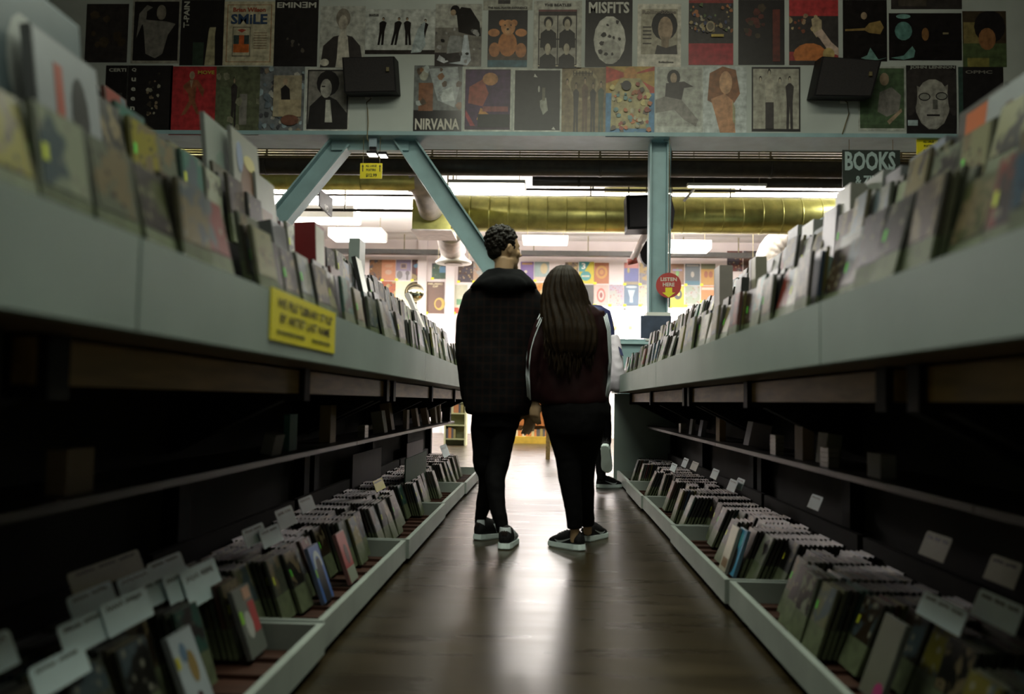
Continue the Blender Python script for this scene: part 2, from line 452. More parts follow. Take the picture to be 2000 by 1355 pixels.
# ================================================================ compact disc cases
PAL = [('black', (0.03, 0.026, 0.026), 8), ('dark brown', (0.09, 0.05, 0.03), 6), ('tan', (0.34, 0.25, 0.14), 3), ('grey', (0.24, 0.24, 0.22), 6),
       ('olive', (0.14, 0.14, 0.07), 4), ('red', (0.36, 0.05, 0.04), 2), ('blue', (0.07, 0.16, 0.34), 2), ('white', (0.58, 0.58, 0.54), 3),
       ('teal', (0.08, 0.26, 0.26), 3), ('yellow', (0.50, 0.40, 0.05), 1), ('cream', (0.46, 0.41, 0.28), 3), ('orange', (0.45, 0.17, 0.04), 1)]
PW = [p[2] for p in PAL]
rnd = random.Random(5)
CW, CHT, CT, KZ = 0.142, 0.215, 0.0105, 0.088
def case_mesh(name, H=CHT, kz=KZ, W_=CW, T_=CT):
    w, t = W_ / 2, T_ / 2
    vs = []
    for z in (0, kz, H):
        vs += [(-w, -t, z), (w, -t, z), (w, t, z), (-w, t, z)]
    fs = [(3, 2, 1, 0), (8, 9, 10, 11)]; mi = [1, 0]
    for k, m in ((0, 1), (4, 0)):
        for i in range(4):
            j = (i + 1) % 4
            fs.append((k + i, k + j, k + 4 + j, k + 4 + i)); mi.append(m)
    mb = MB(); mb.add(vs, fs, mi)
    return mb.mesh(name, [M_case, M_keep])
ME_case = case_mesh('cd_case')
def quad_mesh(name, x0, z0, x1, z1, y, mats):
    return MB().box((x0, y, z0), (x1, y + 0.0012, z1)).mesh(name, mats)
ME_cov = [quad_mesh('cover', -0.062, KZ + 0.004, 0.062, CHT - 0.003, CT / 2, [m]) for m in M_cov]
M_tag = mat('price_tag_yellow_green', (0.50, 0.55, 0.03), 0.5, var=0.05)
M_tagg = mat('price_tag_green', (0.10, 0.50, 0.05), 0.5, var=0.05)
def tagmesh(m):
    mb = MB(); mb.box((0.044, CT / 2 + 0.0012, KZ + 0.040), (0.058, CT / 2 + 0.002, KZ + 0.066))
    return mb.mesh('price_sticker', [m])
ME_tag = [tagmesh(M_tag), tagmesh(M_tagg)]
def put_case(x, y, z, s, lean, yaw, name, col, label, group, full=True):
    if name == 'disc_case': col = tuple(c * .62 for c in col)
    o = bpy.data.objects.new(name, ME_case); COL.objects.link(o)
    o.location = (x, y, z); o.rotation_euler = (lean, 0, (math.pi / 2 if s > 0 else -math.pi / 2) + yaw)
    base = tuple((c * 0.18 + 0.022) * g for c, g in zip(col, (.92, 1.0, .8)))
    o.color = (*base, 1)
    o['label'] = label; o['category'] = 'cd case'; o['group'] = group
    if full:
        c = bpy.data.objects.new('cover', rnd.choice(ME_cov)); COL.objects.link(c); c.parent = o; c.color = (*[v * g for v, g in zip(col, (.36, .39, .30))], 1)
        if rnd.random() < 0.45:
            k = bpy.data.objects.new('price_sticker', rnd.choice(ME_tag)); COL.objects.link(k); k.parent = o
    return o
FOOT = []
# ---------------------------------------------------------------- special cases with covers seen clearly
def special(px, py, X, W_, H_, col, label, name='display_case', lean=14, shapes=(), s=None, yaw=0.0, T_=0.014, rest_z=None, cat='cd case', edge=None):
    """a boxed item facing the aisle whose bottom centre appears at px,py on the plane x = X"""
    p = PX(px, py, X)
    s = 1 if X > 0 else -1
    if rest_z is None: rest_z = 0.0545
    if rest_z is not None: p.z = rest_z
    t = bpy.data.objects.new(name, None); COL.objects.link(t); t.location = p; t['_o'] = (0, 0, 0); t.empty_display_size = 0.05
    t.rotation_euler = (math.radians(lean), 0, (math.pi / 2 if s > 0 else -math.pi / 2) + yaw)
    tag(t, label, cat)
    FOOT.append((p.x, p.y, W_ / 2, T_, p.z, H_, lean))
    g_ = 0.5 if name != 'display_case' else 0.75
    if max(col) > .6: g_ = 1.0
    col = tuple(c * g_ for c in col); edge = tuple(c * g_ for c in edge) if edge else None
    shapes = [(tuple(c * max(g_, .7) for c in c2), pts) for c2, pts in shapes]
    w = W_ / 2
    ed = flat(edge or tuple(c * 0.4 + 0.08 for c in col), 0.3)
    mb = MB().box((-w, -T_ / 2, 0), (w, T_ / 2, H_))
    o = bpy.data.objects.new('case', mb.mesh('case', [ed])); COL.objects.link(o); o.parent = t
    mb = MB(); mats = [flat(col, 0.35)]
    y = T_ / 2
    mb.box((-w + 0.004, y, 0.004), (w - 0.004, y + 0.001, H_ - 0.004))
    for q, (c2, pts) in enumerate(shapes):
        mats.append(flat(c2, 0.35))
        mb.prism([(-w + u * W_, y + 0.001, v * H_) for u, v in pts], (0, 0.0006 + 0.0003 * q, 0), len(mats) - 1)
    o = bpy.data.objects.new('cover', mb.mesh('cover', mats)); COL.objects.link(o); o.parent = t
    return t
def ell(cx, cy, rx, ry, n=14, a0=0, a1=2 * math.pi):
    full = abs(a1 - a0 - 2 * math.pi) < 1e-6
    m = n if full else n + 1
    return [(cx + rx * math.cos(a0 + (a1 - a0) * i / n), cy + ry * math.sin(a0 + (a1 - a0) * i / n)) for i in range(m)]
R4 = lambda a, b, c, d: [(a, b), (c, b), (c, d), (a, d)]
special(400, 1318, -0.80, 0.135, 0.20, (0.42, 0.47, 0.50), 'white disc case with a small drawing and yellow tag, front of nearest left tray', shapes=(((0.30, 0.20, 0.06), ell(.4, .55, .16, .2)), ((0.12, 0.2, 0.3), ell(.6, .75, .12, .12)), ((.08, .04, .05), ell(.5, .2, .1, .06)), ((.55, .5, .03), R4(.84, .6, .97, .74))), lean=22)
special(690, 1150, -0.78, 0.142, 0.21, (0.34, 0.035, 0.03), 'red fronted disc case leaning at the second left tray', shapes=(((0.05, 0.02, 0.02), ell(.45, .55, .2, .2)), ((.30, .33, .26), R4(.05, .02, .95, .3))), lean=20)
special(640, 1190, -0.80, 0.142, 0.21, (0.06, 0.14, 0.40), 'blue and black disc case with a pale arch, second left tray', shapes=(((.02, .02, .02), R4(.25, 0, .8, .75)), ((.5, .55, .55), ell(.5, .6, .34, .3, 16, 0, math.pi) + ell(.5, .6, .24, .2, 16, math.pi, 0)), ((.3, .6, .05), R4(.85, .45, .95, .6))), lean=20)
special(505, 1250, -0.83, 0.142, 0.20, (0.16, 0.17, 0.15), 'red and grey patterned disc case with green tag in the nearest left tray', shapes=(((.45, .05, .05), R4(.05, .3, .4, .75)), ((.5, .5, .46), ell(.6, .45, .2, .2)), ((.55, .3, .2), R4(.1, .8, .5, .97)), ((.3, .65, .05), R4(.82, .5, .97, .68))), lean=20)
special(1412, 1040, 0.80, 0.142, 0.21, (0.50, 0.46, 0.36), 'cream disc case beside the bright blue one in the right tray', lean=18, shapes=(((.25, .15, .08), R4(.1, .1, .8, .3)),))
special(1428, 1045, 0.82, 0.142, 0.21, (0.05, 0.30, 0.52), 'bright blue disc case standing in the third right tray', lean=18, shapes=(((.02, .02, .02), ell(.5, .3, .25, .28)), ((.4, .6, .1), ell(.72, .2, .06, .05)), ((.1, .45, .55), ell(.4, .75, .3, .15))))
special(1700, 1312, 0.84, 0.142, 0.215, (0.16, 0.16, 0.12), 'dim disc case with a pink corner in the nearest right tray', lean=20, shapes=(((.42, .05, .18), ell(.2, .12, .2, .12)),))
special(1590, 1215, 0.88, 0.142, 0.215, (0.10, 0.11, 0.10), 'dark disc case with a teal label in the nearest right tray', lean=20, shapes=(((.10, .30, .32), R4(.4, .7, .8, .95)), ((.12, .16, .22), R4(.3, .45, .7, .68))))

# taller boxes, sleeves and displays standing above the counter rows: (bottom px, py, X, w, h, colour, label)
def tall(px, py, X, w, h, col, label, T_=0.03, lean=6, shapes=(), yaw=0.0, name='box_set', cat='box set', edge=None, z=None, top=None):
    """an upright item on the counter step under it, its top edge at the pixel row top"""
    z = 1.0135 if abs(X) < 0.9 else (1.2365 if abs(X) < 1.28 else 1.5015)
    h = max(0.10, (PX(px, top, X).z - z) / math.cos(math.radians(lean)))
    return special(px, top, X, w, h, col, label, name=name, lean=lean, shapes=shapes, T_=T_, rest_z=z, cat=cat, edge=edge, yaw=yaw)
tall(452, 345, -1.02, 0.27, 0.30, (0.36, 0.40, 0.36), 'tall pale green record sleeve standing above left counter, nearer of the pair', T_=0.012, name='record_sleeve', cat='record', shapes=(((.2, .26, .22), ell(.5, .5, .3, .3)),), top=244)
tall(500, 370, -0.99, 0.27, 0.30, (0.40, 0.41, 0.36), 'tall grey record sleeve with a brown and red figure, left counter', T_=0.012, name='record_sleeve', cat='record', shapes=(((.16, .08, .04), ell(.5, .45, .28, .36)), ((.5, .08, .04), ell(.38, .25, .12, .2)), ((.55, .48, .2), ell(.4, .8, .2, .06)), ((.22, .28, .42), ell(.75, .8, .1, .12))), top=268)
tall(533, 420, -0.98, 0.22, 0.27, (0.42, 0.43, 0.38), 'grey sleeve with a small brown picture behind the figure sleeve', T_=0.012, name='record_sleeve', cat='record', shapes=(((.14, .08, .05), R4(.25, .2, .8, .65)), ((.4, .06, .04), R4(.6, .2, .78, .4))), top=350)
tall(616, 505, -0.86, 0.14, 0.19, (0.30, 0.025, 0.03), 'deep red box set on the left counter with a yellow card below', T_=0.075, lean=3, edge=(0.34, 0.03, 0.035), shapes=(((.3, .33, .2), R4(.1, .5, .95, .97)),), top=440)
tall(565, 490, -0.86, 0.16, 0.16, (0.05, 0.07, 0.08), 'dark open box tilted in front of the red box set', T_=0.05, lean=10, shapes=(((.1, .25, .32), R4(.1, .1, .7, .6)), ((.7, .7, .6), ell(.75, .3, .14, .2))), top=440)
tall(698, 520, -1.1, 0.16, 0.30, (0.42, 0.47, 0.44), 'tall pale grey box set rising above the far left rows', T_=0.06, lean=0, edge=(.42, .48, .46), top=470)
tall(722, 560, -0.92, 0.14, 0.26, (0.72, 0.68, 0.66), 'white sided case with a black spine leaning on the left counter', T_=0.022, lean=14, edge=(.02, .02, .02), top=505)
tall(838, 640, -0.90, 0.16, 0.30, (0.75, 0.70, 0.68), 'tilted white box with a black spine near the left counter end', T_=0.03, lean=24, edge=(.62, .55, .57), shapes=(((.02, .02, .02), R4(0, 0, .12, 1)),), top=575)
tall(845, 660, -0.82, 0.14, 0.16, (0.40, 0.46, 0.48), 'pale blue title card tilted in front of the white box', T_=0.01, lean=20, shapes=(((.03, .04, .05), R4(.1, .2, .9, .62)),), top=628)
tall(1655, 428, 1.02, 0.16, 0.24, (0.38, 0.37, 0.30), 'tall dull grey case above right counter, beside the books sign', T_=0.05, lean=2, edge=(.40, .39, .34), top=368)
tall(1700, 400, 1.06, 0.22, 0.24, (0.28, 0.30, 0.26), 'square grey sleeve just below the hanging books sign', T_=0.04, lean=4, edge=(.34, .36, .34), shapes=(((.42, .44, .4), R4(.1, .5, .6, .8)),), top=348)
tall(1735, 390, 1.06, 0.18, 0.24, (0.12, 0.12, 0.13), 'clear wrapped dark sleeve covering the corner of the books sign', T_=0.03, lean=4, edge=(.3, .31, .32), top=338)
tall(1626, 432, 1.00, 0.15, 0.12, (0.07, 0.06, 0.08), 'low dark boxed set with silver edge on right counter', T_=0.05, lean=4, edge=(.28, .26, .3), top=408)
tall(1585, 500, 1.05, 0.16, 0.20, (0.45, 0.46, 0.43), 'pale grey box set with faint lettering on the right counter', T_=0.05, lean=2, edge=(.47, .48, .46), shapes=(((.2, .2, .2), R4(.3, .6, .8, .72)),), top=436)
tall(1555, 500, 1.06, 0.16, 0.20, (0.10, 0.13, 0.15), 'dark topped box set behind the pale grey one', T_=0.05, lean=2, edge=(.40, .41, .38), top=446)
tall(1413, 590, 0.96, 0.16, 0.32, (0.42, 0.38, 0.33), 'tall pinkish grey box set with a dark spine, right counter', T_=0.07, lean=0, edge=(.44, .38, .35), shapes=(((.10, .12, .12), R4(.86, 0, 1, 1)),), top=522)
tall(1446, 600, 0.90, 0.13, 0.24, (0.10, 0.09, 0.08), 'black box set standing beside the tall pinkish grey one', T_=0.035, lean=4, edge=(.06, .06, .06), top=545)
tall(1480, 555, 0.97, 0.14, 0.20, (0.42, 0.40, 0.22), 'cream and black spined case behind the yellow cards', T_=0.05, lean=0, edge=(.46, .43, .34), shapes=(((.03, .03, .03), R4(.6, 0, .9, 1)),), top=505)
tall(1570, 600, 0.80, 0.14, 0.26, (0.48, 0.46, 0.16), 'clear case with a pale yellow card inside, right counter', T_=0.05, lean=10, edge=(.30, .42, .40), name='acrylic_case', cat='case', shapes=(((.12, .2, .2), R4(0, 0, .3, 1)),), top=505)
tall(1640, 560, 0.78, 0.17, 0.27, (0.24, 0.25, 0.20), 'clear acrylic case with a dull orange picture inside, right counter', T_=0.03, lean=11, edge=(.32, .46, .46), name='acrylic_case', cat='case', shapes=(((.34, .13, .05), ell(.5, .65, .26, .18)), ((.42, .40, .06), R4(.05, .22, .9, .32))), top=455)
tall(95, 190, -0.98, 0.30, 0.34, (0.15, 0.20, 0.22), 'blurred tall grey blue sleeve at the top left picture edge', T_=0.03, lean=6, name='record_sleeve', cat='record', edge=(.32, .42, .46), shapes=(((.4, .42, .4), ell(.7, .5, .2, .3)),), top=-10)
tall(150, 215, -0.93, 0.24, 0.27, (0.44, 0.47, 0.50), 'blurred white sleeve with a red streak at upper left', T_=0.02, lean=8, name='record_sleeve', cat='record', shapes=(((.05, .05, .05), ell(.35, .45, .14, .35)), ((.4, .08, .05), R4(.6, .2, .72, .8))), top=95)
tall(1960, 270, 1.02, 0.28, 0.34, (0.45, 0.48, 0.50), 'blurred pale sleeve with a dark oval at right picture edge', T_=0.02, lean=8, name='record_sleeve', cat='record', shapes=(((.12, .06, .04), ell(.6, .5, .22, .36)),), top=150)
tall(1900, 300, 1.06, 0.24, 0.32, (0.10, 0.09, 0.08), 'blurred dark sleeve with an orange top at upper right', T_=0.03, lean=6, name='record_sleeve', cat='record', shapes=(((.55, .12, .02), R4(.3, .6, .8, .95)),), top=195)
tall(1800, 330, 1.04, 0.24, 0.28, (0.30, 0.33, 0.42), 'blurred lilac grey sleeve above the near right rows', T_=0.03, lean=6, name='record_sleeve', cat='record', top=290)

class Rest:
    """what lies past the limit: joined stuff"""
    def __init__(s): s.mb = MB(); s.mats = [mat('rest_case_%d' % i, tuple(c * 0.14 + 0.015 for c in p[1]), 0.36, var=0.1, spec=0.4) for i, p in enumerate(PAL)] + [M_keep]
    def put(s_, x, y, z, s, lean, yaw, ci):
        M = Matrix.Translation((x, y, z)) @ Matrix.Rotation((math.pi / 2 if s > 0 else -math.pi / 2) + yaw, 4, 'Z') @ Matrix.Rotation(lean, 4, 'X')
        me = ME_case
        s_.mb.add([v.co for v in me.vertices], [tuple(p.vertices) for p in me.polygons], [ci if p.material_index == 0 else len(PAL) for p in me.polygons], M)
SIDE = {-1: 'left', 1: 'right'}
cands = []    # every case of trays and counters: (score, family, args)
def sized(x, y, z, front):
    if not inframe((x, y, z + 0.15), 30): return -1
    return (1.0 if front else 0.22) / y
def blocked(x, y, z):
    for fx, fy, hw, ft, fz, fh, fl in FOOT:
        if abs(y - fy) < hw + 0.078 and abs(z - fz) < 0.10:
            if (x > 0) == (fx > 0) and -0.014 - ft / 2 < abs(x) - abs(fx) < 0.018 + ft / 2: return True
    return False
for s in (-1, 1):
    B = TRAYB[s]
    for ti in range(len(B) - 1):
        n = max(3, int((B[ti + 1] - B[ti] - 0.1) / 0.152))
        for r in range(n):
            yy = B[ti] + 0.05 + (r + 0.5) * (B[ti + 1] - B[ti] - 0.1) / n
            x0 = rnd.uniform(0.80, 0.95); lean = math.radians(rnd.uniform(15, 24)); k = 0; x = x0
            xe = rnd.uniform(1.08, 1.14)
            jump = rnd.random() < 0.3
            while x < xe:
                l2 = lean + math.radians(rnd.uniform(-0.6, 0.6))
                ci = rnd.choices(range(len(PAL)), PW)[0]
                first = k == 0
                if not blocked(s * x, yy, 0.06): cands.append([sized(s * x, yy, 0.06, first), 'tray', s, ti, r, k, x, yy, 0.0545 - (0.0005 * (k % 2)), l2, rnd.uniform(-0.012, 0.012), ci])
                x += 0.0148 / math.cos(lean) + (rnd.uniform(0.0, 0.005))
                if jump and k == 3: x += 0.05
                k += 1
for s in (-1, 1):
    n = 52
    for r in range(-2, n):
        yy = 0.86 + r * 0.153
        if yy > (9.45 if s < 0 else 9.15): continue
        for tier, (xa, xb, z0) in enumerate(((0.70, 0.84, 1.014), (0.94, 1.22, 1.237), (1.315, 1.56, 1.502))):
            if tier == 2 and rnd.random() < 0.45: continue
            lean = math.radians(rnd.uniform(6, 17)); x = xa + rnd.uniform(0.0, 0.035); k = 0
            if tier == 0 and rnd.random() < 0.07: continue
            m = rnd.randint(3, 7)
            lift = rnd.choice((0, 0, 0.012, 0.02, 0.035)); lift0 = rnd.choice((0, 0, 0, 0.01, 0.025)) ; yw = rnd.uniform(-.05, .05)
            while x < xb and k < m:
                ci = rnd.choices(range(len(PAL)), PW)[0]
                if not blocked(s * x, yy, z0): cands.append([sized(s * x, yy, z0, k == 0) * (1 if tier < 2 else 0.8), 'counter', s, tier, r + 2, k, x, yy, z0 + 0.001 + lift0 + lift * (k > 1), lean + math.radians(rnd.uniform(-.6, .6)), yw + rnd.uniform(-0.01, 0.01), ci])
                x += 0.0135 / math.cos(lean) + rnd.uniform(0.001, 0.012); k += 1
LIM = {'tray': 300, 'counter': 300}
rest = {'tray': Rest(), 'counter': Rest()}
TIER = ['front', 'middle', 'top']
BACKW = ['fronting', 'second in', 'third in', 'fourth in', 'fifth in', 'sixth in', 'seventh in', 'eighth in', 'ninth in', 'tenth in', 'eleventh in', 'twelfth in']
for fam in ('tray', 'counter'):
    L_ = sorted([c for c in cands if c[1] == fam], key=lambda c: -c[0])
    for i, c in enumerate(L_):
        sc, _, s, ti, r, k, x, yy, z, lean, yaw, ci = c
        if i < LIM[fam] and sc > 0 and k < 12:
            if fam == 'tray':
                lab = '%s disc case %s the %s row of the %s %s floor tray' % (PAL[ci][0], BACKW[k], nth(r), nth(ti), SIDE[s])
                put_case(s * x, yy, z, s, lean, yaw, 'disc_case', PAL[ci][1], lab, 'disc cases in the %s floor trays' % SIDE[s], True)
            else:
                lab = '%s disc case %s the %s row along the %s counter, %s tier' % (PAL[ci][0], BACKW[k], nth(r), SIDE[s], TIER[ti])
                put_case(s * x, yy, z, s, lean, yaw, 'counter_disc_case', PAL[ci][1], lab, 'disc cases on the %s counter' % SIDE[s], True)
        else:
            rest[fam].put(s * x, yy, z, s, lean, yaw, ci)
for fam, lab in (('tray', 'remaining rows of disc cases filling both floor trays behind the front ones'), ('counter', 'remaining disc cases packed along both record counters behind the front ones')):
    R_ = rest[fam]
    o = bpy.data.objects.new('disc_case_rows', R_.mb.mesh('disc_case_rows', R_.mats)); COL.objects.link(o)
    tag(o, lab, 'cd cases', None, 'stuff')

# ---------------------------------------------------------------- white divider cards
def rounded(w, h, r, n=4):
    pts = []
    for cx, cy, a in ((w / 2 - r, h - r, 0), (-w / 2 + r, h - r, 90)):
        for i in range(n + 1):
            t = math.radians(a + 90 * i / n); pts.append((cx + r * math.cos(t), cy + r * math.sin(t)))
    pts += [(-w / 2, 0), (w / 2, 0)]
    return pts
rc = random.Random(3)
def card(px0, py0, px1, py1, X, label, buff=False, words=2, yellow=False, h=None, lean=22):
    """a card whose face spans the pixel box on the plane x = X"""
    s = 1 if X > 0 else -1
    cx, cy = (px0 + px1) / 2, (py0 + py1) / 2
    c = PX(cx, cy, X)
    ya = abs(PX(px0, cy, X).y - PX(px1, cy, X).y)
    w = max(0.05, ya)
    slope = abs((cy - 785) / (cx - 1069)); hh = max(0.03, min(0.085, ((py1 - py0) - (px1 - px0) * slope * 0.8) * c.y / FPX))
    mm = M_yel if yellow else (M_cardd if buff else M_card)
    mb = MB(); full = hh + 0.03
    mb.prism([(x, 0, z) for x, z in rounded(w, full, 0.012)], (0, 0.0015, 0))
    o = bpy.data.objects.new('divider_card', mb.mesh('divider_card', [mm])); COL.objects.link(o)
    L_ = math.radians(lean)
    o.location = (c.x + s * -math.sin(L_) * (full - hh / 2), c.y, c.z - math.cos(L_) * (full - hh / 2))
    o.rotation_euler = (L_, 0, math.pi / 2 if s > 0 else -math.pi / 2)
    tag(o, label, 'divider card', 'divider cards in the floor trays')
    # handwriting: a broken wavy stroke per word
    hb = MB(); x = w * 0.40
    zc = full - hh * 0.38
    for k in range(words):
        n = rc.randint(4, 7); L2 = w * 0.7 / words
        pts = []
        for q in range(n * 2 + 1):
            pts.append((x - L2 * q / (n * 2), zc + (0.13 * hh if q % 2 else -0.10 * hh) * rc.uniform(0.6, 1.3)))
        for (xa, za), (xb, zb) in zip(pts, pts[1:]):
            hb.bar((xa, 0.0018, za), (xb, 0.0018, zb), 0.0030, 0.0006, 0, (0, 1, 0))
        x -= L2 + w * 0.06
    h_ = bpy.data.objects.new('handwriting', hb.mesh('handwriting', [M_ink])); h_['kind'] = 'stuff'; COL.objects.link(h_); h_.parent = o
    return o
CARDS = [
    (135, 1135, 220, 1190, -1.02, 'cream centred white divider card standing alone left of the long cards', False, 2),
    (118, 1185, 208, 1255, -0.97, 'long white divider card, left half of the wide pair in the nearest left tray', False, 2),
    (202, 1145, 288, 1215, -0.965, 'long white divider card, right half of the wide pair in the nearest left tray', False, 2),
    (232, 1110, 300, 1150, -1.04, 'white divider card with a dark photo corner behind the others', False, 1),
    (290, 1078, 355, 1120, -1.07, 'rear white divider card topmost of the left cluster', False, 2),
    (272, 1118, 330, 1168, -1.00, 'white divider card in the middle of the left cluster', False, 2),
    (322, 1105, 372, 1160, -0.985, 'white divider card second from the right of the left cluster', False, 1),
    (360, 1088, 425, 1165, -0.97, 'white divider card at the right end of the left cluster', False, 2),
    (62, 1258, 165, 1330, -0.92, 'white divider card at the bottom left picture corner', False, 2),
    (-40, 1228, 22, 1290, -0.98, 'white divider card cut by the left picture edge', False, 1),
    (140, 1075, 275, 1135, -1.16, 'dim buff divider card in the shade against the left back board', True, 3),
    (475, 1020, 515, 1052, -1.02, 'white divider card, left of the twin cards in second left tray', False, 2),
    (508, 1022, 545, 1055, -1.00, 'white divider card, right of the twin cards in second left tray', False, 2),
    (540, 986, 572, 1020, -1.02, 'white divider card with two thick words, alone in second left tray', False, 2),
    (584, 966, 610, 990, -1.03, 'small white divider card farthest back in second left tray', False, 1),
    (730, 932, 748, 951, -0.98, 'small yellow divider card among the far left discs', False, 1, True),
    (862, 866, 874, 888, -0.92, 'slim teal white divider card near the left tray end', False, 1),
    (1800, 1155, 1885, 1215, 1.00, 'white divider card in the nearest right tray, nearer the aisle', False, 3),
    (1908, 1150, 1995, 1212, 1.06, 'white divider card at the right picture edge', False, 3),
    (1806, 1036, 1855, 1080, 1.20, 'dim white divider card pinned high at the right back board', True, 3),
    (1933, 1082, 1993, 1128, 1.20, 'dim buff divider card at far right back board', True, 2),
    (1584, 964, 1606, 985, 1.18, 'small pale divider card against the right back board', False, 1),
    (1425, 934, 1440, 952, 1.02, 'small white divider card, left of a pair among right discs', False, 1),
    (1440, 932, 1454, 948, 1.05, 'small white divider card, right of a pair among right discs', False, 1),
    (1392, 914, 1404, 928, 1.02, 'tiny white divider card behind the far right discs', False, 1),
    (1335, 893, 1344, 906, 0.98, 'tiny white divider card, second from the far right end', False, 1),
    (1312, 904, 1322, 914, 0.94, 'tiny tilted white divider card near the far right end', False, 1),
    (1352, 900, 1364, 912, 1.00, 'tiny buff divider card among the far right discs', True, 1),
]
for c in CARDS: card(*c)

# ---------------------------------------------------------------- boxes and tapes on the dim shelves under the counters
def shelf_item(px0, py0, px1, py1, X, col, label, stack=0, lean=0.0, name='tape_box', depth=0.12):
    s = 1 if X > 0 else -1
    col = tuple(c * .95 for c in col) if col else col
    a = PX((px0 + px1) / 2, py1, X)
    w = abs(PX(px1, py1, X).y - PX(px0, py1, X).y) if False else (px1 - px0) * a.y / FPX
    h = min((py1 - py0) * a.y / FPX, 0.225)
    z0 = 0.573
    w = min(max(w, 0.015), 0.14)
    if not stack:
        mb = MB()
        M = Matrix.Rotation(lean, 4, 'Y')
        hz = abs(math.sin(lean)) * w / 2
        t = thing(name, (a.x + s * 0.03, a.y, z0), label, 'tape')
        mb.box((-w / 2, 0, 0), (w / 2, depth, h), 0, Matrix.Translation((0, 0, hz)) @ M)
        o = bpy.data.objects.new('case', mb.mesh('case', [flat(tuple(c * 0.6 for c in col), 0.75)])); COL.objects.link(o); o.parent = t
        mb = MB().box((-w / 2 + 0.002, -0.0012, 0.004), (w / 2 - 0.002, 0.0002, h - 0.004), 0, Matrix.Translation((0, 0, hz)) @ M)
        o = bpy.data.objects.new('spine_label', mb.mesh('spine_label', [flat(col, 0.6)])); COL.objects.link(o); o.parent = t
    else:
        for k in range(stack):
            zz = z0 + k * 0.0185
            mb = MB().box((a.x - w / 2 + s * 0.03, a.y, zz), (a.x + w / 2 + s * 0.03, a.y + 0.10, zz + 0.017))
            o = mb.obj('cassette', flat((0.24, 0.21, 0.17), 0.4))
            tag(o, '%s, %s from the bottom' % (label, nth(k)), 'cassette', 'stacked cassettes on the under-counter shelves')
for it in [
    (112, 868, 155, 960, -1.06, (0.26, 0.17, 0.09), 'dim brown upright box on the near left shelf', 0, 0),
    (522, 845, 546, 886, -1.06, (0.24, 0.22, 0.2), 'grey cassette case leaning on the left shelf edge', 0, .2),
    (566, 806, 578, 878, -1.08, (0.08, 0.26, 0.22), 'slim teal tape spine on the left shelf', 0, 0),
    (634, 792, 656, 866, -1.10, (0.36, 0.24, 0.10), 'tan tape box deep on the left shelf', 0, 0),
    (708, 826, 722, 868, -1.05, None, 'cassette in the stack on the left shelf', 4),
    (738, 808, 760, 852, -1.05, (0.30, 0.27, 0.2), 'wide grey tape box leaning on the left shelf', 0, -.16),
    (756, 792, 774, 846, -1.10, (0.42, 0.28, 0.16), 'tan tape box leaning beside the wide grey one', 0, -.16),
    (794, 800, 802, 838, -1.06, (0.45, 0.33, 0.22), 'slim pinkish tape, first after the tan box', 0, 0),
    (814, 797, 824, 833, -1.06, (0.48, 0.34, 0.24), 'slim pinkish tape leaning, second after the tan box', 0, -.18),
    (832, 797, 844, 830, -1.06, (0.52, 0.36, 0.26), 'slim pinkish tape leaning, third after the tan box', 0, -.2),
    (848, 786, 858, 828, -1.06, (0.50, 0.37, 0.26), 'pale tape leaning, nearer of the last pair on left shelf', 0, -.12),
    (857, 784, 866, 826, -1.06, (0.46, 0.33, 0.22), 'pale tape leaning, farther of the last pair on left shelf', 0, -.08),
    (868, 798, 884, 826, -1.06, (0.04, 0.025, 0.02), 'dark box at the far end of the left shelf', 0, 0),
    (1322, 838, 1333, 856, 1.06, None, 'cassette in the far stack on the right shelf', 4),
    (1342, 822, 1348, 852, 1.06, (0.25, 0.22, 0.22), 'slim grey tape on the far right shelf', 0, .12),
    (1360, 818, 1369, 850, 1.06, (0.30, 0.29, 0.36), 'slim lilac tape on the far right shelf', 0, .16),
    (1396, 810, 1408, 866, 1.07, (0.42, 0.24, 0.08), 'orange brown tape spine upright on the right shelf', 0, 0),
    (1450, 835, 1488, 882, 1.06, (0.36, 0.30, 0.36), 'lilac tape box with striped front leaning on right shelf', 0, .2),
    (1502, 866, 1518, 893, 1.05, None, 'cassette in the middle stack on the right shelf', 5),
    (1554, 810, 1576, 904, 1.07, (0.30, 0.20, 0.12), 'tall brown tape box upright on the right shelf', 0, 0),
    (1596, 856, 1625, 915, 1.08, (0.24, 0.22, 0.15), 'grey buff tape box behind the nearest right stack', 0, .1),
    (1602, 896, 1622, 918, 1.04, None, 'cassette in the nearest stack on the right shelf', 4),
    (1702, 888, 1732, 935, 1.06, (0.30, 0.27, 0.25), 'dim pale topped box on the near right shelf', 0, 0)]:
    shelf_item(*it)
